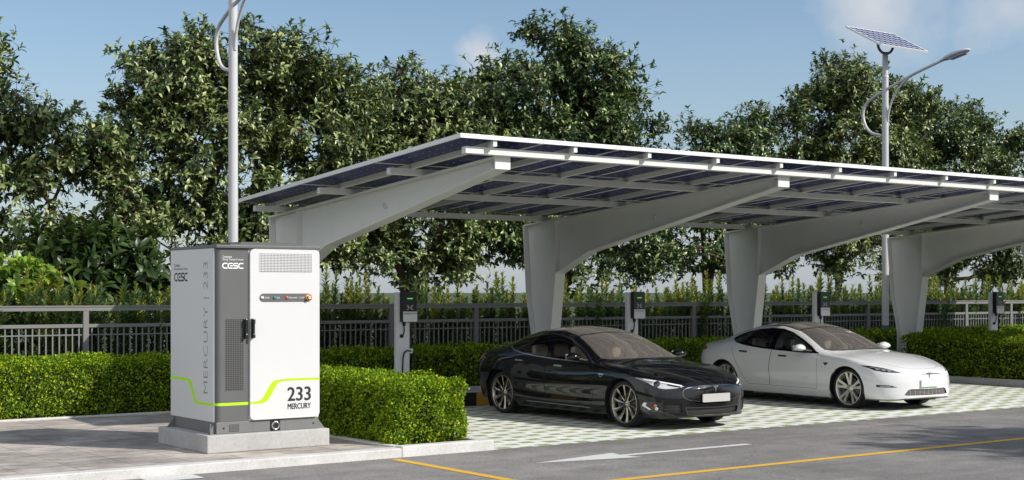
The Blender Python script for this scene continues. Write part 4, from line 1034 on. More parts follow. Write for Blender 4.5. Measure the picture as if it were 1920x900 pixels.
def knife(bm, lay, poly, proj, pid, flt, closed=True, over=(0,)):
    a, b = PROJ[proj]; ax = AXN[proj]
    xs = [p[0] for p in poly]; ys = [p[1] for p in poly]; bx = (min(xs)-.02, max(xs)+.02, min(ys)-.02, max(ys)+.02)
    def fbox(f):
        A = [v.co[a] for v in f.verts]; B = [v.co[b] for v in f.verts]; return min(A), max(A), min(B), max(B)
    cand = set(f for f in bm.faces if f[lay] in over and flt(f))
    cand = set(f for f in cand if (lambda q: q[1] > bx[0] and q[0] < bx[1] and q[3] > bx[2] and q[2] < bx[3])(fbox(f)))
    n = len(poly)
    for i in range(n):
        p = poly[i]; q = poly[(i+1) % n]
        d = Vector((q[0]-p[0], q[1]-p[1]))
        if d.length < 1e-6: continue
        nn = (-d.y, d.x); x0, x1 = sorted((p[0], q[0])); y0, y1 = sorted((p[1], q[1])); sel = []
        for f in cand:
            if not f.is_valid: continue
            fb = fbox(f)
            if fb[1] < x0-1e-5 or fb[0] > x1+1e-5 or fb[3] < y0-1e-5 or fb[2] > y1+1e-5: continue
            sd = [(v.co[a]-p[0])*nn[0]+(v.co[b]-p[1])*nn[1] for v in f.verts]
            if min(sd) < -1e-7 and max(sd) > 1e-7: sel.append(f)
        if not sel: continue
        geom = list(sel)+list({e for f in sel for e in f.edges})+list({v for f in sel for v in f.verts})
        no = Vector((0, 0, 0)); no[a] = nn[0]; no[b] = nn[1]; pc = Vector((0, 0, 0)); pc[a] = p[0]; pc[b] = p[1]
        r = bmesh.ops.bisect_plane(bm, geom=geom, dist=1e-6, plane_co=pc, plane_no=no.normalized())
        for g_ in r['geom']:
            if isinstance(g_, bmesh.types.BMFace): cand.add(g_)
    if closed:
        for f in cand:
            if f.is_valid and f[lay] in over:
                c = f.calc_center_median()
                if inside((c[a], c[b]), poly): f[lay] = pid
def grow(poly, d):
    n = len(poly); area = sum(poly[i][0]*poly[(i+1) % n][1]-poly[(i+1) % n][0]*poly[i][1] for i in range(n)); sg = 1 if area > 0 else -1; out = []
    for i in range(n):
        p0 = Vector(poly[i-1]); p1 = Vector(poly[i]); p2 = Vector(poly[(i+1) % n]); e1 = (p1-p0).normalized(); e2 = (p2-p1).normalized()
        n1 = Vector((e1.y, -e1.x))*sg; n2 = Vector((e2.y, -e2.x))*sg; m = (n1+n2); m = m.normalized() if m.length > 1e-6 else n1
        out.append(tuple(p1+m*d/max(.5, m.dot(n1))))
    return out
def circ(cx, cy, r, n=40): return [(cx+r*math.cos(2*PI*k/n), cy+r*math.sin(2*PI*k/n)) for k in range(n)]
SF, SR, WZ, WR = .93, 3.86, .333, .333
DLO = [(1.62, .888), (2.0, .902), (2.56, .922), (3.0, .948), (3.4, .988), (3.62, 1.028), (3.745, 1.075), (3.755, 1.098), (3.66, 1.15), (3.5, 1.198), (3.2, 1.247), (2.9, 1.270), (2.65, 1.262), (2.40, 1.208), (2.1, 1.095), (1.85, .985), (1.70, .908)]
GLASS_F = [(1.80, .905), (2.0, .914), (2.66, .936), (2.66, 1.248), (2.40, 1.193), (2.1, 1.08), (1.90, .988), (1.80, .938)]
GLASS_R = [(2.78, .946), (3.0, .962), (3.26, .986), (3.37, 1.02), (3.26, 1.225), (3.05, 1.246), (2.9, 1.255), (2.78, 1.254)]
GLASS_Q = [(3.41, 1.008), (3.6, 1.042), (3.70, 1.082), (3.70, 1.105), (3.62, 1.145), (3.46, 1.195), (3.31, 1.218)]
DOOR_F = [(1.60, .30), (1.575, .50), (1.585, .75), (1.62, .90), (2.70, .94), (2.70, .30)]
DOOR_R = [(2.715, .30), (2.715, .94), (3.4, 1.0), (3.70, 1.06), (3.66, .90), (3.56, .74), (3.46, .60), (3.38, .45), (3.29, .34), (3.22, .30)]
TAIL = [(4.34, .885), (4.44, .850), (4.60, .83), (4.9, .82), (4.9, .95), (4.55, .945), (4.42, .93)]
WSH = [(-.02, 1.365), (.3, 1.375), (.52, 1.42), (.66, 1.50), (.735, 1.60), (.72, 1.70), (.69, 1.83), (.652, 2.0), (.625, 2.12), (.603, 2.25), (.585, 2.30), (.3, 2.265), (-.02, 2.255)]
ROOF = [(-.02, 2.29), (.3, 2.30), (.575, 2.335), (.565, 2.5), (.553, 2.8), (.545, 3.1), (.53, 3.42), (.3, 3.46), (-.02, 3.47)]
RGL = [(-.02, 3.51), (.3, 3.50), (.527, 3.46), (.51, 3.7), (.50, 4.0), (.47, 4.3), (.3, 4.38), (-.02, 4.40)]
BON = [(-.02, .085), (.25, .11), (.42, .19), (.52, .30), (.60, .48), (.66, .75), (.70, 1.05), (.73, 1.35), (.735, 1.52), (.67, 1.46), (.52, 1.38), (.3, 1.338), (-.02, 1.328)]
side_f = lambda f: f.normal.x > .12
top_f = lambda f: f.normal.z > .10
front_f = lambda f: f.normal.y < -.02 and f.calc_center_median().y < 1.0
def car_paint(name, col, rough, flake=0.0):
    m, nt, b = nm(name); b.inputs['Base Color'].default_value = rgb(*col); b.inputs['Roughness'].default_value = rough
    b.inputs['Coat Weight'].default_value = 1.0; b.inputs['Coat Roughness'].default_value = .02; b.inputs['Metallic'].default_value = flake; b.inputs['Specular IOR Level'].default_value = .05 if col[0] < .1 else .3
    g = G(nt); n = g.noise(g.obj(), 5, 4, .6); b.inputs['Coat IOR'].default_value = 1.55
    g.L.new(g.mapr(n, .35, .7, .0, .05), b.inputs['Coat Roughness'])
    return m
def glass(name, tint, refl=1.0, refl_veil=0.0, dcol=(.36, .325, .29)):
    m, nt, b = nm(name); g = G(nt); nt.nodes.remove(b)
    t = g.n('ShaderNodeBsdfTransparent'); t.inputs['Color'].default_value = rgb(*tint); gl = g.n('ShaderNodeBsdfGlossy'); gl.inputs['Roughness'].default_value = .02; gl.inputs['Color'].default_value = rgb(.9, .9, .9)
    fr_ = g.n('ShaderNodeFresnel'); fr_.inputs['IOR'].default_value = 1.6
    mx = g.n('ShaderNodeMixShader'); g.L.new(g.math('MULTIPLY', fr_.outputs[0], refl, True), mx.inputs[0]); g.L.new(t.outputs[0], mx.inputs[1]); g.L.new(gl.outputs[0], mx.inputs[2])
    df = g.n('ShaderNodeBsdfDiffuse'); df.inputs['Color'].default_value = rgb(*dcol); m2 = g.n('ShaderNodeMixShader'); m2.inputs[0].default_value = refl_veil  # diffuse veil painted in for reflected light on the glass
    g.L.new(mx.outputs[0], m2.inputs[1]); g.L.new(df.outputs[0], m2.inputs[2]); g.L.new(m2.outputs[0], nt.nodes['Material Output'].inputs['Surface']); return m
M['paint_black'] = car_paint('black_car_paint', (.006, .006, .007), .3)
M['paint_white'] = car_paint('white_car_paint', (.74, .745, .75), .35)
M['glass_side'] = glass('dark_side_glass', (.90, .90, .89), 1.0, .015)
M['glass_ws'] = glass('windscreen_glass', (.70, .70, .67), 2.2, .25)
M['glass_roof'] = glass('dark_roof_glass', (.42, .41, .39), 2.2, .26)
M['gloss_black'] = mat('gloss_black_trim', (.006, .006, .006), .08)
M['satin_black'] = mat('satin_black_trim', (.012, .012, .012), .45)
M['seam'] = mat('panel_gap', (.004, .004, .004), .9)
M['grey_seam'] = mat('grey_panel_gap', (.10, .10, .10), .9)
M['tyre'] = mat('tyre_rubber', (.012, .012, .0125), .75, noise=(40, .2))
M['rim_dark'] = mat('satin_champagne_alloy', (.42, .39, .33), .24, metal=1.0)
M['rim_silver'] = mat('silver_alloy', (.74, .73, .69), .34, metal=.75)
M['disc'] = mat('brake_disc', (.10, .10, .10), .4, metal=.8)
M['plate'] = mat('blank_plate', (.48, .465, .45), .45)
M['plate_w'] = mat('white_plate', (.84, .84, .84), .4)
M['green_edge'] = mat('green_edge', (.08, .50, .10), .5)
M['hl_silver'] = mat('headlamp_reflector', (.72, .72, .73), .18, metal=.6, coat=1)
M['hl_dark'] = mat('headlamp_dark_housing', (.02, .02, .022), .12, coat=1)
M['lens_blue'] = mat('projector_lens', (.02, .02, .05), .05, coat=1)
M['red_lens'] = mat('red_tail_lens', (.50, .03, .02), .15, coat=1)
M['orange_lens'] = mat('orange_lens', (.65, .18, .05), .2)
M['beige'] = mat('beige_leather', (.74, .61, .47), .55, noise=(6, .06))
M['cream'] = mat('cream_leather', (.62, .60, .56), .55, noise=(6, .05))
M['dash'] = mat('dark_dashboard', (.035, .034, .033), .6)
M['dash_l'] = mat('beige_dashboard', (.22, .18, .14), .6)
M['emblem'] = mat('emblem_chrome', (.80, .80, .81), .18, metal=1.0)

def wheel_mesh(style, sx):
    ty = MB(); ax = (sx, 0, 0)
    ty.lathe([(.272, -.105), (.300, -.120), (.320, -.114), (.331, -.092), (.3335, -.05), (.3335, .05), (.331, .092), (.320, .112), (.300, .118), (.274, .108)], (0, 0, 0), ax, 56, 0, ref=(0, 0, 1))
    for rr in (-.055, -.018, .018, .055): ty.lathe([(.3337, rr-.004), (.3342, rr), (.3337, rr+.004)], (0, 0, 0), ax, 40, 0, ref=(0, 0, 1))
    rm = MB(); rm.lathe([(.275, .100), (.275, .109), (.266, .111), (.262, .104), (.252, .085), (.240, .04), (.236, -.09)], (0, 0, 0), ax, 56, 0, ref=(0, 0, 1))
    def P(r, a, h): return (sx*h, r*math.cos(a), r*math.sin(a))
    if style == 'blade':
        for k in range(10):
            a0 = 2*PI*k/10+.15
            secs = []
            for (r, wd, h, tw, tk) in ((.05, .013, .072, .0, .03), (.12, .013, .074, .01, .028), (.19, .019, .084, .03, .026), (.235, .028, .094, .045, .024), (.262, .034, .099, .05, .022)):
                da = wd/r; a = a0+tw
                secs.append([P(r, a-da, h-.012), P(r, a, h+.004), P(r, a+da, h), P(r, a+da*.8, h-tk), P(r, a-da*.8, h-tk)])
            vs = [p for s_ in secs for p in s_]; n = 5; fs = [(i*n+j, i*n+(j+1) % n, (i+1)*n+(j+1) % n, (i+1)*n+j) for i in range(len(secs)-1) for j in range(n)]
            rm.add(vs, fs, 0)
    else:
        for k in range(5):
            for off in (-.21, .21):
                a0 = 2*PI*k/5+PI/2; secs = []
                for (r, wd, h, t_) in ((.055, .022, .070, .75), (.12, .022, .078, .85), (.20, .024, .092, .95), (.262, .030, .100, 1.0)):
                    a = a0+off*t_; da = wd/r*.9; secs.append([P(r, a-da, h), P(r, a+da, h), P(r, a+da*.8, h-.03), P(r, a-da*.8, h-.03)])
                vs = [p for s_ in secs for p in s_]; n = 4; fs = [(i*n+j, i*n+(j+1) % n, (i+1)*n+(j+1) % n, (i+1)*n+j) for i in range(len(secs)-1) for j in range(n)]
                rm.add(vs, fs, 0)
    rm.lathe([(0, .080), (.028, .080), (.034, .074), (.062, .072), (.066, .05), (.06, .02)], (0, 0, 0), ax, 24, 0, ref=(0, 0, 1))
    for k in range(5):
        a = 2*PI*k/5+.3; rm.lathe([(0, .0735), (.008, .0735), (.009, .06)], (0, .048*math.cos(a), .048*math.sin(a)), ax, 8, 1, ref=(0, 0, 1))
    dk = MB(); dk.lathe([(.06, .028), (.172, .028), (.176, .02), (.172, .004), (.06, .004)], (0, 0, 0), ax, 40, 0, ref=(0, 0, 1))
    dk.lathe([(0, -.09), (.238, -.09)], (0, 0, 0), ax, 32, 1, ref=(0, 0, 1))
    cp = MB(); pts = []
    for k in range(9):
        a = math.radians(-35+70*k/8)+(0 if True else PI); pts.append(a)
    vs = []; 
    for a in pts: vs += [P(.115, a, .06), P(.19, a, .06), P(.19, a, -.02), P(.115, a, -.02)]
    fs = [(i*4+j, i*4+(j+1) % 4, (i+1)*4+(j+1) % 4, (i+1)*4+j) for i in range(8) for j in range(4)]+[(0, 1, 2, 3), (32, 33, 34, 35)]
    cp.add(vs, fs, 0)
    return ty, rm, dk, cp

def make_car(name, label, loc, rz, style):
    blk = style == 'black'
    bm = _b0.copy(); lay = bm.faces.layers.int.new('part')
    for f in bm.faces: f[lay] = 0
    ids = {}; info = []
    def cut(nme, poly, proj, flt, over=(0,)):
        pid = len(ids)+1; ids[nme] = pid; knife(bm, lay, poly, proj, pid, flt, True, over); return pid
    low_side = lambda f: f.normal.x > .12 and f.calc_center_median().z < .95
    cut('arch_f', circ(SF, WZ, .372, 48), 's', lambda f: f.calc_center_median().x > .6 or f.normal.z < -.5)
    cut('arch_r', circ(SR, WZ, .374, 48), 's', lambda f: f.calc_center_median().x > .6 or f.normal.z < -.5)
    cut('lip_f', circ(SF, WZ, .388, 48), 's', side_f); cut('lip_r', circ(SR, WZ, .390, 48), 's', side_f)
    cut('glass_f', GLASS_F, 's', side_f); cut('glass_r', GLASS_R, 's', side_f); cut('glass_q', GLASS_Q, 's', side_f)
    cut('pillar', DLO, 's', side_f)
    cut('dlo_trim', grow(DLO, .016), 's', side_f)
    cut('wsh', WSH, 't', top_f); cut('roof', ROOF, 't', top_f); cut('rgl', RGL, 't', top_f); 
    cut('cowl', [(-.02, 1.335), (.3, 1.345), (.52, 1.39), (.675, 1.475), (.742, 1.59), (.735, 1.61), (.66, 1.505), (.52, 1.425), (.3, 1.38), (-.02, 1.37)], 't', top_f)
    rb = [(-.02, 2.245), (.3, 2.255), (.592, 2.28), (.60, 2.345), (.585, 2.5), (.572, 2.8), (.565, 3.1), (.55, 3.43), (.535, 3.7), (.52, 4.05), (.485, 4.33), (.3, 4.42), (-.02, 4.44)]
    cut('roof_band', rb, 't', top_f)
    cut('tail', TAIL, 's', lambda f: f.calc_center_median().y > 4.2)
    if blk:
        HL = [(.50, .612), (.62, .588), (.74, .578), (.80, .588), (.815, .612), (.845, .628), (.872, .672), (.905, .722), (.86, .716), (.76, .690), (.62, .652)]
        cut('headlight', HL, 'f', front_f)
        NP = chaikin([(-.03, .612), (.30, .608), (.50, .585), (.545, .52), (.525, .455), (.40, .408), (-.03, .398)], 2)
        cut('slot', [(-.03, .392), (.30, .396), (.40, .412), (.34, .372), (-.03, .362)], 'f', front_f)
        cut('nose_panel', NP, 'f', front_f); cut('nose_edge', grow(NP, .009), 'f', front_f)
        cut('intake', [(-.03, .305), (.50, .312), (.47, .225), (.30, .215), (-.03, .213)], 'f', front_f)
        cut('intake_edge', grow([(-.03, .305), (.50, .312), (.47, .225), (.30, .215), (-.03, .213)], .010), 'f', front_f)
        cut('side_intake', [(.565, .375), (.68, .392), (.775, .385), (.775, .255), (.60, .24), (.545, .262)], 'f', front_f)
        cut('fog', [(.78, .388), (.90, .40), (.92, .32), (.90, .262), (.78, .258)], 'f', front_f)
        cut('front_lip', [(-.03, .205), (.6, .208), (.95, .225), (.99, .225), (.99, .08), (-.03, .08)], 'f', lambda f: f.calc_center_median().y < .6 and f.normal.z > -.9)
    else:
        HL = [(.53, .612), (.64, .618), (.76, .624), (.84, .648), (.885, .705), (.90, .728), (.84, .722), (.72, .692), (.60, .645)]
        cut('headlight', HL, 'f', front_f)
        MU = [(-.03, .578), (.10, .581), (.25, .576), (.375, .556), (.27, .592), (.10, .604), (-.03, .607)]
        cut('moustache', MU, 'f', front_f)
        IN = [(-.03, .348), (.40, .352), (.455, .335), (.52, .258), (.46, .250), (-.03, .246)]
        cut('intake', IN, 'f', front_f)
        cut('side_vent', [(.62, .383), (.72, .382), (.86, .386), (.865, .424), (.74, .420)], 'f', front_f)
        cut('front_lip', [(-.03, .208), (.50, .206), (.62, .190), (.99, .186), (.99, .08), (-.03, .08)], 'f', lambda f: f.calc_center_median().y < .6 and f.normal.z > -.9)
    cut('badge', [(1.31, .742), (1.44, .748), (1.385, .690)], 's', side_f)
    if blk: cut('silver_strip', [(1.66, .232), (3.2, .242), (3.2, .254), (1.66, .244)], 's', side_f)
    cut('door_f', DOOR_F, 's', low_side); cut('door_r', DOOR_R, 's', low_side)
    cut('seam_f', grow(DOOR_F, .0065), 's', low_side); cut('seam_r', grow(DOOR_R, .0065), 's', low_side)
    cut('bonnet', BON, 't', lambda f: f.normal.z > .3); cut('seam_b', grow(BON, .005), 't', lambda f: f.normal.z > .3)
    for f in bm.faces:
        if f[lay] == 0 and f.normal.z < -.75 : f[lay] = 999
    ids['under'] = 999
    rev = {v: k for k, v in ids.items()}; rev[0] = 'body'
    paint = M['paint_black'] if blk else M['paint_white']; seam = M['seam'] if blk else M['grey_seam']
    trim = M['chrome'] if blk else M['gloss_black']
    root = tag(empty(name, loc, None, rz), label, 'car')
    Y0_ = -SF                                       # local y = station - front axle
    nrm = {}
    def nget(co):
        k = (round(co.x, 5), round(co.y, 5), round(co.z, 5))
        if k not in nrm:
            n = smooth_normal(co)
            if abs(co.x) < 1e-3: n = Vector((0, n.y, n.z)).normalized()
            nrm[k] = n
        return nrm[k]
    groups = {}
    for f in bm.faces: groups.setdefault(rev[f[lay]], []).append(f)
    def part(pname, keys, mats, parent=root, sides=(1, -1), push=0.0, label=None, wallm=None):
        """keys: list of (region, material index)"""
        vs = []; fs = []; mi = []; ns = []
        for sx in sides:
            idx = {}
            for key, m_ in keys:
                for f in groups.get(key, []):
                    q = []
                    for v in f.verts:
                        k = v.index if abs(v.co.x) > 1e-4 or len(sides) == 1 else ('c', v.index)
                        if k not in idx:
                            n = nget(v.co); p = v.co+n*push; idx[k] = len(vs); vs.append((sx*p.x, p.y+Y0_, p.z)); ns.append((sx*n.x, n.y, n.z))
                        q.append(idx[k])
                    fs.append(q if sx > 0 else q[::-1]); mi.append(m_)
        if not fs: return None
        if push < 0:
            cnt = {}
            for q in fs:
                for a_, b_ in zip(q, q[1:]+q[:1]): cnt.setdefault((min(a_, b_), max(a_, b_)), []).append((a_, b_))
            m0 = len(vs)
            for k_, l_ in cnt.items():
                if len(l_) == 1:
                    a_, b_ = l_[0]; na, nb_ = Vector(ns[a_]), Vector(ns[b_])
                    if abs(vs[a_][0]) < 1e-4 and abs(vs[b_][0]) < 1e-4: continue
                    o1 = len(vs); d_ = (Vector(vs[b_])-Vector(vs[a_])).cross(na); d_ = d_.normalized() if d_.length > 0 else na
                    for p_ in (vs[a_], vs[b_], tuple(Vector(vs[b_])-nb_*push), tuple(Vector(vs[a_])-na*push)): vs.append(p_); ns.append(tuple(-d_))
                    fs.append([o1+1, o1, o1+3, o1+2]); mi.append(0 if wallm is None else wallm)
        me = bpy.data.meshes.new(pname); me.from_pydata(vs, [], fs)
        for m_ in (mats if isinstance(mats, list) else [mats]): me.materials.append(m_)
        me.polygons.foreach_set('material_index', mi); me.polygons.foreach_set('use_smooth', [True]*len(fs)); me.update()
        me.normals_split_custom_set_from_vertices(ns)
        o = bpy.data.objects.new(pname, me); link(o, parent)
        if label: o['label'] = label
        return o
    bm.verts.index_update()
    body_keys = [('body', 0), ('seam_f', 1), ('seam_r', 1), ('seam_b', 1), ('under', 2), ('front_lip', 3), ('pillar', 4), ('cowl', 2), ('roof_band', 4), ('lip_f', 0), ('lip_r', 0), ('nose_edge', 5), ('intake_edge', 5)]
    part('body', body_keys, [paint, seam, M['satin_black'], M['satin_black'] if blk else mat('grey_lip_plastic', (.10, .10, .10), .5), M['gloss_black'], M['chrome'] if False else mat('dark_chrome_edge', (.22, .21, .20), .25, metal=1)])
    part('window_trim', [('dlo_trim', 0)], trim, root, (1, -1))
    part('windscreen', [('wsh', 0)], M['glass_ws']); part('glass_roof', [('roof', 0)], M['glass_roof']); part('rear_window', [('rgl', 0)], M['glass_roof'])
    part('bonnet', [('bonnet', 0)], paint)
    if blk: part('nose_panel', [('nose_panel', 0)], paint)
    for sx in (-1, 1): part('silver_strip', [('silver_strip', 0)], M['chrome'], root, (sx,))
    def mesh_grille(nme, sx_, sz):
        m, nt, b = nm(nme); g = G(nt); xyz = g.sep(g.obj())
        fx = g.math('FRACT', g.math('ADD', g.math('DIVIDE', xyz[0], sx_), 50)); fz = g.math('FRACT', g.math('ADD', g.math('DIVIDE', xyz[2], sz), 50))
        a = g.math('MAXIMUM', g.mapr(fx, .10, .16, 1, 0), g.mapr(fz, .22, .34, 1, 0))
        c = (.030, .029, .028) if blk else (.24, .23, .225)
        g.L.new(g.mix(a, rgb(.008, .008, .008) if blk else rgb(.05, .048, .046), rgb(*c)), b.inputs['Base Color']); b.inputs['Roughness'].default_value = .5; return m
    part('lower_grille', [('intake', 0), ('slot', 1)], [mesh_grille('grille_mesh_'+style, .03 if blk else .10, .012 if blk else .022), M['seam']], push=-.03 if blk else -.018, wallm=1)
    for sx in (-1, 1):
        if blk: part('side_intake', [('side_intake', 0)], mesh_grille('side_mesh_'+style, 5.0, .042), root, (sx,), -.02)
        else: part('side_vent', [('side_vent', 0)], M['satin_black'], root, (sx,), -.012)
    if not blk: part('chrome_strip', [('moustache', 0)], mat('satin_chrome', (.16, .155, .15), .4, metal=.6))
    for sx in (-1, 1):
        d = part('door', [('door_f', 0)], paint, root, (sx,)); d2 = part('door', [('door_r', 0)], paint, root, (sx,))
        part('window', [('glass_f', 0)], M['glass_side'], d, (sx,)); part('window', [('glass_r', 0)], M['glass_side'], d2, (sx,)); part('window', [('glass_q', 0)], M['glass_side'], root, (sx,))
        for (s_, z_, dd) in ((2.42, .815, d), (3.38, .862, d2)):
            p, n = surf_side(s_, z_, sx); b = MB(); e = p+n*.004; e.y += Y0_; t1 = Vector((0, 1, .03)).normalized(); t2 = Vector((-sx*.15, 0, 1)).normalized()
            b.obox(e, t1*.095, t2*.013, n*.006); b.build('handle', M['chrome'] if blk else M['satin_black'], dd)
        part('fender_badge', [('badge', 0)], M['emblem'] if blk else M['satin_black'], root, (sx,))
        if blk:
            # dark centre of the triangular badge
            c = [surf_side(*q, sx) for q in ((1.335, .733), (1.415, .737), (1.383, .705))]; b = MB(); b.add([(p+n*.002+Vector((0, Y0_, 0))) for p, n in c], [(0, 1, 2)])
            b.build('badge_inset', M['satin_black'], [x for x in root.children if x.name.startswith('fender_badge')][-1])
        part('tail_light', [('tail', 0)], M['red_lens'], root, (sx,))
        h = part('headlight', [('headlight', 0)], M['hl_silver'] if blk else M['hl_dark'], root, (sx,))
        def ball(x, z, r, m_, nme, out=.35, par=h):
            p, n = surf_front(sx*x, z); p = p+Vector((0, Y0_, 0)); b = MB(); b.lathe([(0, r*out)]+[(r*math.sin(a), r*out*math.cos(a)) for a in (.4, .8, 1.2, 1.57)]+[(r*1.05, -.01)], p, axis=n, n=20); b.build(nme, m_, par)
        def strip(pts, w_, m_, nme, par=h, up=.004):
            b = MB(); L_, R_ = ribbon2d(pts, w_); n_ = len(L_)
            vs = [(lambda pn: pn[0]+pn[1]*up+Vector((0, Y0_, 0)))(surf_front(sx*q.x, q.y)) for q in L_+R_]
            b.add(vs, [(i, i+1, n_+i+1, n_+i) for i in range(n_-1)]); b.build(nme, m_, par)
        def dens(pts, k=5): return [(a[0]+(b_[0]-a[0])*t/k, a[1]+(b_[1]-a[1])*t/k) for a, b_ in zip(pts, pts[1:]) for t in range(k)]+[pts[-1]]
        if blk:
            ball(.795, .648, .036, M['lens_blue'], 'projector'); ball(.795, .648, .047, M['hl_dark'], 'projector_ring', .08)
            strip(dens([(.87, .70), (.76, .672), (.62, .638), (.53, .618)]), .016, M['ink_white'], 'light_strip')
            strip(dens([(.70, .635), (.62, .617), (.56, .610)]), .022, M['hl_dark'], 'lamp_recess', h, .003)
            fg = part('fog_light', [('fog', 0)], M['hl_dark'], root, (sx,))
            strip(dens([(.90, .385), (.905, .34), (.875, .29)]), .012, M['ink_white'], 'light_strip', fg, .004)
            ball(.845, .345, .022, M['orange_lens'], 'indicator', .4, fg); ball(.835, .305, .024, M['hl_silver'], 'lamp', .3, fg)
        else:
            strip(dens([(.855, .700), (.76, .676), (.66, .650), (.59, .630)]), .009, M['hl_silver'], 'light_strip')
            for q in (.80, .745, .69): 
                strip(dens([(q+.018, .652+(q-.69)*.25), (q-.018, .644+(q-.69)*.25)], 3), .022, M['hl_silver'], 'lamp_cell', h, .002)
            strip(dens([(.835, .404), (.78, .403), (.72, .400)]), .014, M['hl_silver'], 'vent_blade', [x for x in root.children if x.name.startswith('side_vent')][0 if sx < 0 else 1], -.002)
        # mirror
        c = Vector((sx*1.045, 1.86+Y0_, .965)); bmm = bmesh.new(); bmesh.ops.create_uvsphere(bmm, u_segments=20, v_segments=12, radius=1)
        for v in bmm.verts:
            x, y, z = v.co; k = 1+.25*(y > 0)*abs(y)
            zz_ = z*.068*(1.0 if z > 0 else .62)*(1.08-.22*abs(x)); v.co = Vector((x*.125, (math.copysign(abs(y)**(.55 if y > 0 else 1.0), y))*.085, zz_))
        b = MB(); b.bm(bmm, 0, True, Matrix.Translation(c)@Matrix.Rotation(sx*-.18, 4, 'Z')); mi_ = b.build('wing_mirror', M['gloss_black'] if blk else paint, root)
        b = MB(); b.tube([(sx*.845, 1.80+Y0_, .912), (sx*.90, 1.82+Y0_, .925), (sx*.98, 1.85+Y0_, .937)], [.03, .022, .028], 10); b.build('mirror_arm', M['satin_black'], mi_)
        b = MB(); b.obox(c+Vector((0, .074, .004)), (.095, .0, 0), (0, .006, 0), (0, 0, .042)); b.build('mirror_glass', M['hl_silver'], mi_)
        # wheels and wheel wells
        for s_, nme in ((SF, 'f'), (SR, 'r')):
            we = empty('wheel', (sx*(.775 if nme == 'f' else .785), s_+Y0_, WZ+.003), root)
            ty, rm, dk, cp = wheel_mesh('blade' if blk else 'twin', sx)
            ty.build('tyre', M['tyre'], we); rm.build('rim', [M['rim_dark'] if blk else M['rim_silver'], M['disc']], we); dk.build('brake_disc', [M['disc'], M['seam']], we); cp.build('caliper', M['disc'], we)
            b = MB(); prof = []
            n = 28; vs = []
            for xx in (.50, .915):
                for k in range(n+1):
                    a = math.radians(-38+256*k/n); vs.append((sx*xx, s_+Y0_+.383*math.cos(a), WZ+.383*math.sin(a)))
            b.add(vs, [(k, k+1, n+1+k+1, n+1+k) for k in range(n)]); b.add(vs[:n+1], [list(range(n+1))]); b.build('wheel_well', M['seam'], root)
    # plate and emblem
    p, n = surf_front(0, .444); b = MB()
    if blk: b.prism(round_rect(-.262, .388, .262, .502, .012, 3), 'y', p.y+Y0_-.022, p.y+Y0_-.008); b.build('number_plate', M['plate'], root)
    else:
        b.prism(round_rect(-.205, .382, .205, .504, .008, 3), 'y', p.y+Y0_-.02, p.y+Y0_-.009, 0); b.prism([(-.205, .379), (.205, .379), (.205, .386), (-.205, .386)], 'y', p.y+Y0_-.0215, p.y+Y0_-.0205, 1)
        b.prism([(-.2085, .379), (-.2055, .379), (-.2055, .504), (-.2085, .504)], 'y', p.y+Y0_-.0215, p.y+Y0_-.0205, 1); b.build('number_plate', [M['plate_w'], M['green_edge']], root)
    b = MB(); p, n = surf_front(0, .56); tl = Vector((0, -n.z, n.y)) if False else None
    up = Vector((0, -n.z*-1, -n.y)).normalized(); up = up if up.z > 0 else -up; o_ = Vector((0, p.y+Y0_, .575 if blk else .578)); K = .062 if blk else .07
    p2, _ = surf_front(0, o_.z); o_.y = p2.y+Y0_
    def e2(pts):
        vs = [o_+Vector((x*K, 0, 0))+up*(y*K)+n*d for d in (.006, .001) for x, y in pts]; m_ = len(pts); b.add(vs, [list(range(m_))]+[(i, (i+1) % m_, (i+1) % m_+m_, i+m_) for i in range(m_)])
    e2([(-.80, .40), (-.62, .16), (-.22, .24), (0, -1.0), (.22, .24), (.62, .16), (.80, .40), (.35, .50), (.12, .52), (0, .34), (-.12, .52), (-.35, .50)])
    if blk: e2([(-.82, .62), (-.78, .50), (-.3, .60), (0, .62), (.3, .60), (.78, .50), (.82, .62), (.4, .72), (0, .75), (-.4, .72)])
    b.build('emblem', M['emblem'], root)
    # cabin: tub, dashboard, steering wheel, seats
    lea = M['beige'] if blk else M['cream']
    b = MB(); b.box((-.80, 1.2+Y0_, .20), (.80, 4.3+Y0_, .30)); b.box((-.70, 3.55+Y0_, .30), (.70, 4.3+Y0_, .93)); b.box((-.72, .95+Y0_, .30), (.72, 1.25+Y0_, .70)); b.build('cabin_tub', M['dash'], root)
    b = MB(); bmm = bmesh.new(); bmesh.ops.create_cube(bmm, size=1)
    b.prism(chaikin([(1.36+Y0_, .60), (1.40+Y0_, .895), (1.66+Y0_, .915), (1.92+Y0_, .86), (1.95+Y0_, .70), (1.80+Y0_, .58)], 2, True), 'x', -.76, .76); b.build('dashboard', M['dash_l'] if blk else M['dash'], root); bmm.free()
    b = MB(); ring_ = []
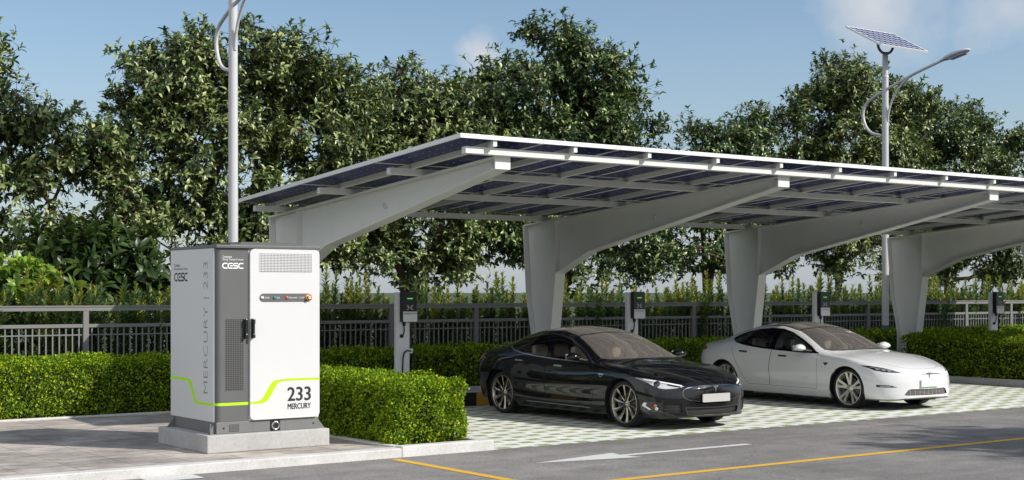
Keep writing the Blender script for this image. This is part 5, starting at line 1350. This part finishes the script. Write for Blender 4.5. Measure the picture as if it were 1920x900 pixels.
    for k in range(25):
        a = 2*PI*k/24; ring_.append(Vector((.37+.18*math.cos(a), 2.0+Y0_-.07*math.sin(a)*-1, .86+.165*math.sin(a))))
    b.tube(ring_, .014, 8); b.tube([(.37, 2.0+Y0_, .86), (.37, 1.85+Y0_, .80)], .03, 8); b.bar((.22, 2.0+Y0_, .86), (.52, 2.0+Y0_, .86), .03, .05); b.build('steering_wheel', M['dash'], root)
    def seat(x, s_, w_, par):
        r = empty('seat', (x, s_+Y0_, .30), par)
        b = MB(); b.box((-w_, -.28, .0), (w_, .26, .17), 0, .06); b.build('cushion', lea, r)
        b = MB()
        prof = [(.20, .10, w_), (.26, .25, w_*1.02), (.33, .42, w_), (.38, .55, w_*.80)]
        vs = []
        for (y, z, ww) in prof:
            for (xx, dy) in ((-ww, -.03), (-ww*.75, .02), (0, .03), (ww*.75, .02), (ww, -.03), (ww, .10), (0, .13), (-ww, .10)): vs.append((xx, y-dy, z))
        # rounded slab leaning back
        n = 8; b.add(vs, [(i*n+j, i*n+(j+1) % n, (i+1)*n+(j+1) % n, (i+1)*n+j) for i in range(len(prof)-1) for j in range(n)]+[list(range(n))[::-1], [len(vs)-n+k for k in range(n)]], 0, True); b.build('backrest', lea, r)
        for hx in ((0,) if w_ < .4 else (-.42, 0, .42)):
            bmm = bmesh.new(); bmesh.ops.create_cube(bmm, size=1); bmesh.ops.bevel(bmm, geom=bmm.edges[:], offset=.22, segments=4, affect='EDGES', profile=.5)
            b = MB(); b.bm(bmm, 0, True, Matrix.Translation((hx, .40, .69))@Matrix.Rotation(-.15, 4, 'X')@Matrix.Diagonal((.26, .12, .20, 1))); b.build('headrest', lea, r)
    for sx in (-1, 1): seat(sx*.37, 2.18, .25, root)
    seat(0, 3.10, .62, root)
    return root
make_car('parked_car', 'black saloon car with large glass roof and beige seats parked nose out under the carport', (14.06, 15.30, .0), 0, 'black')
make_car('parked_car', 'white saloon car with dark glass roof parked nose out under the carport', (19.17, 15.57, .0), math.radians(-2.2), 'white')
_b0.free()
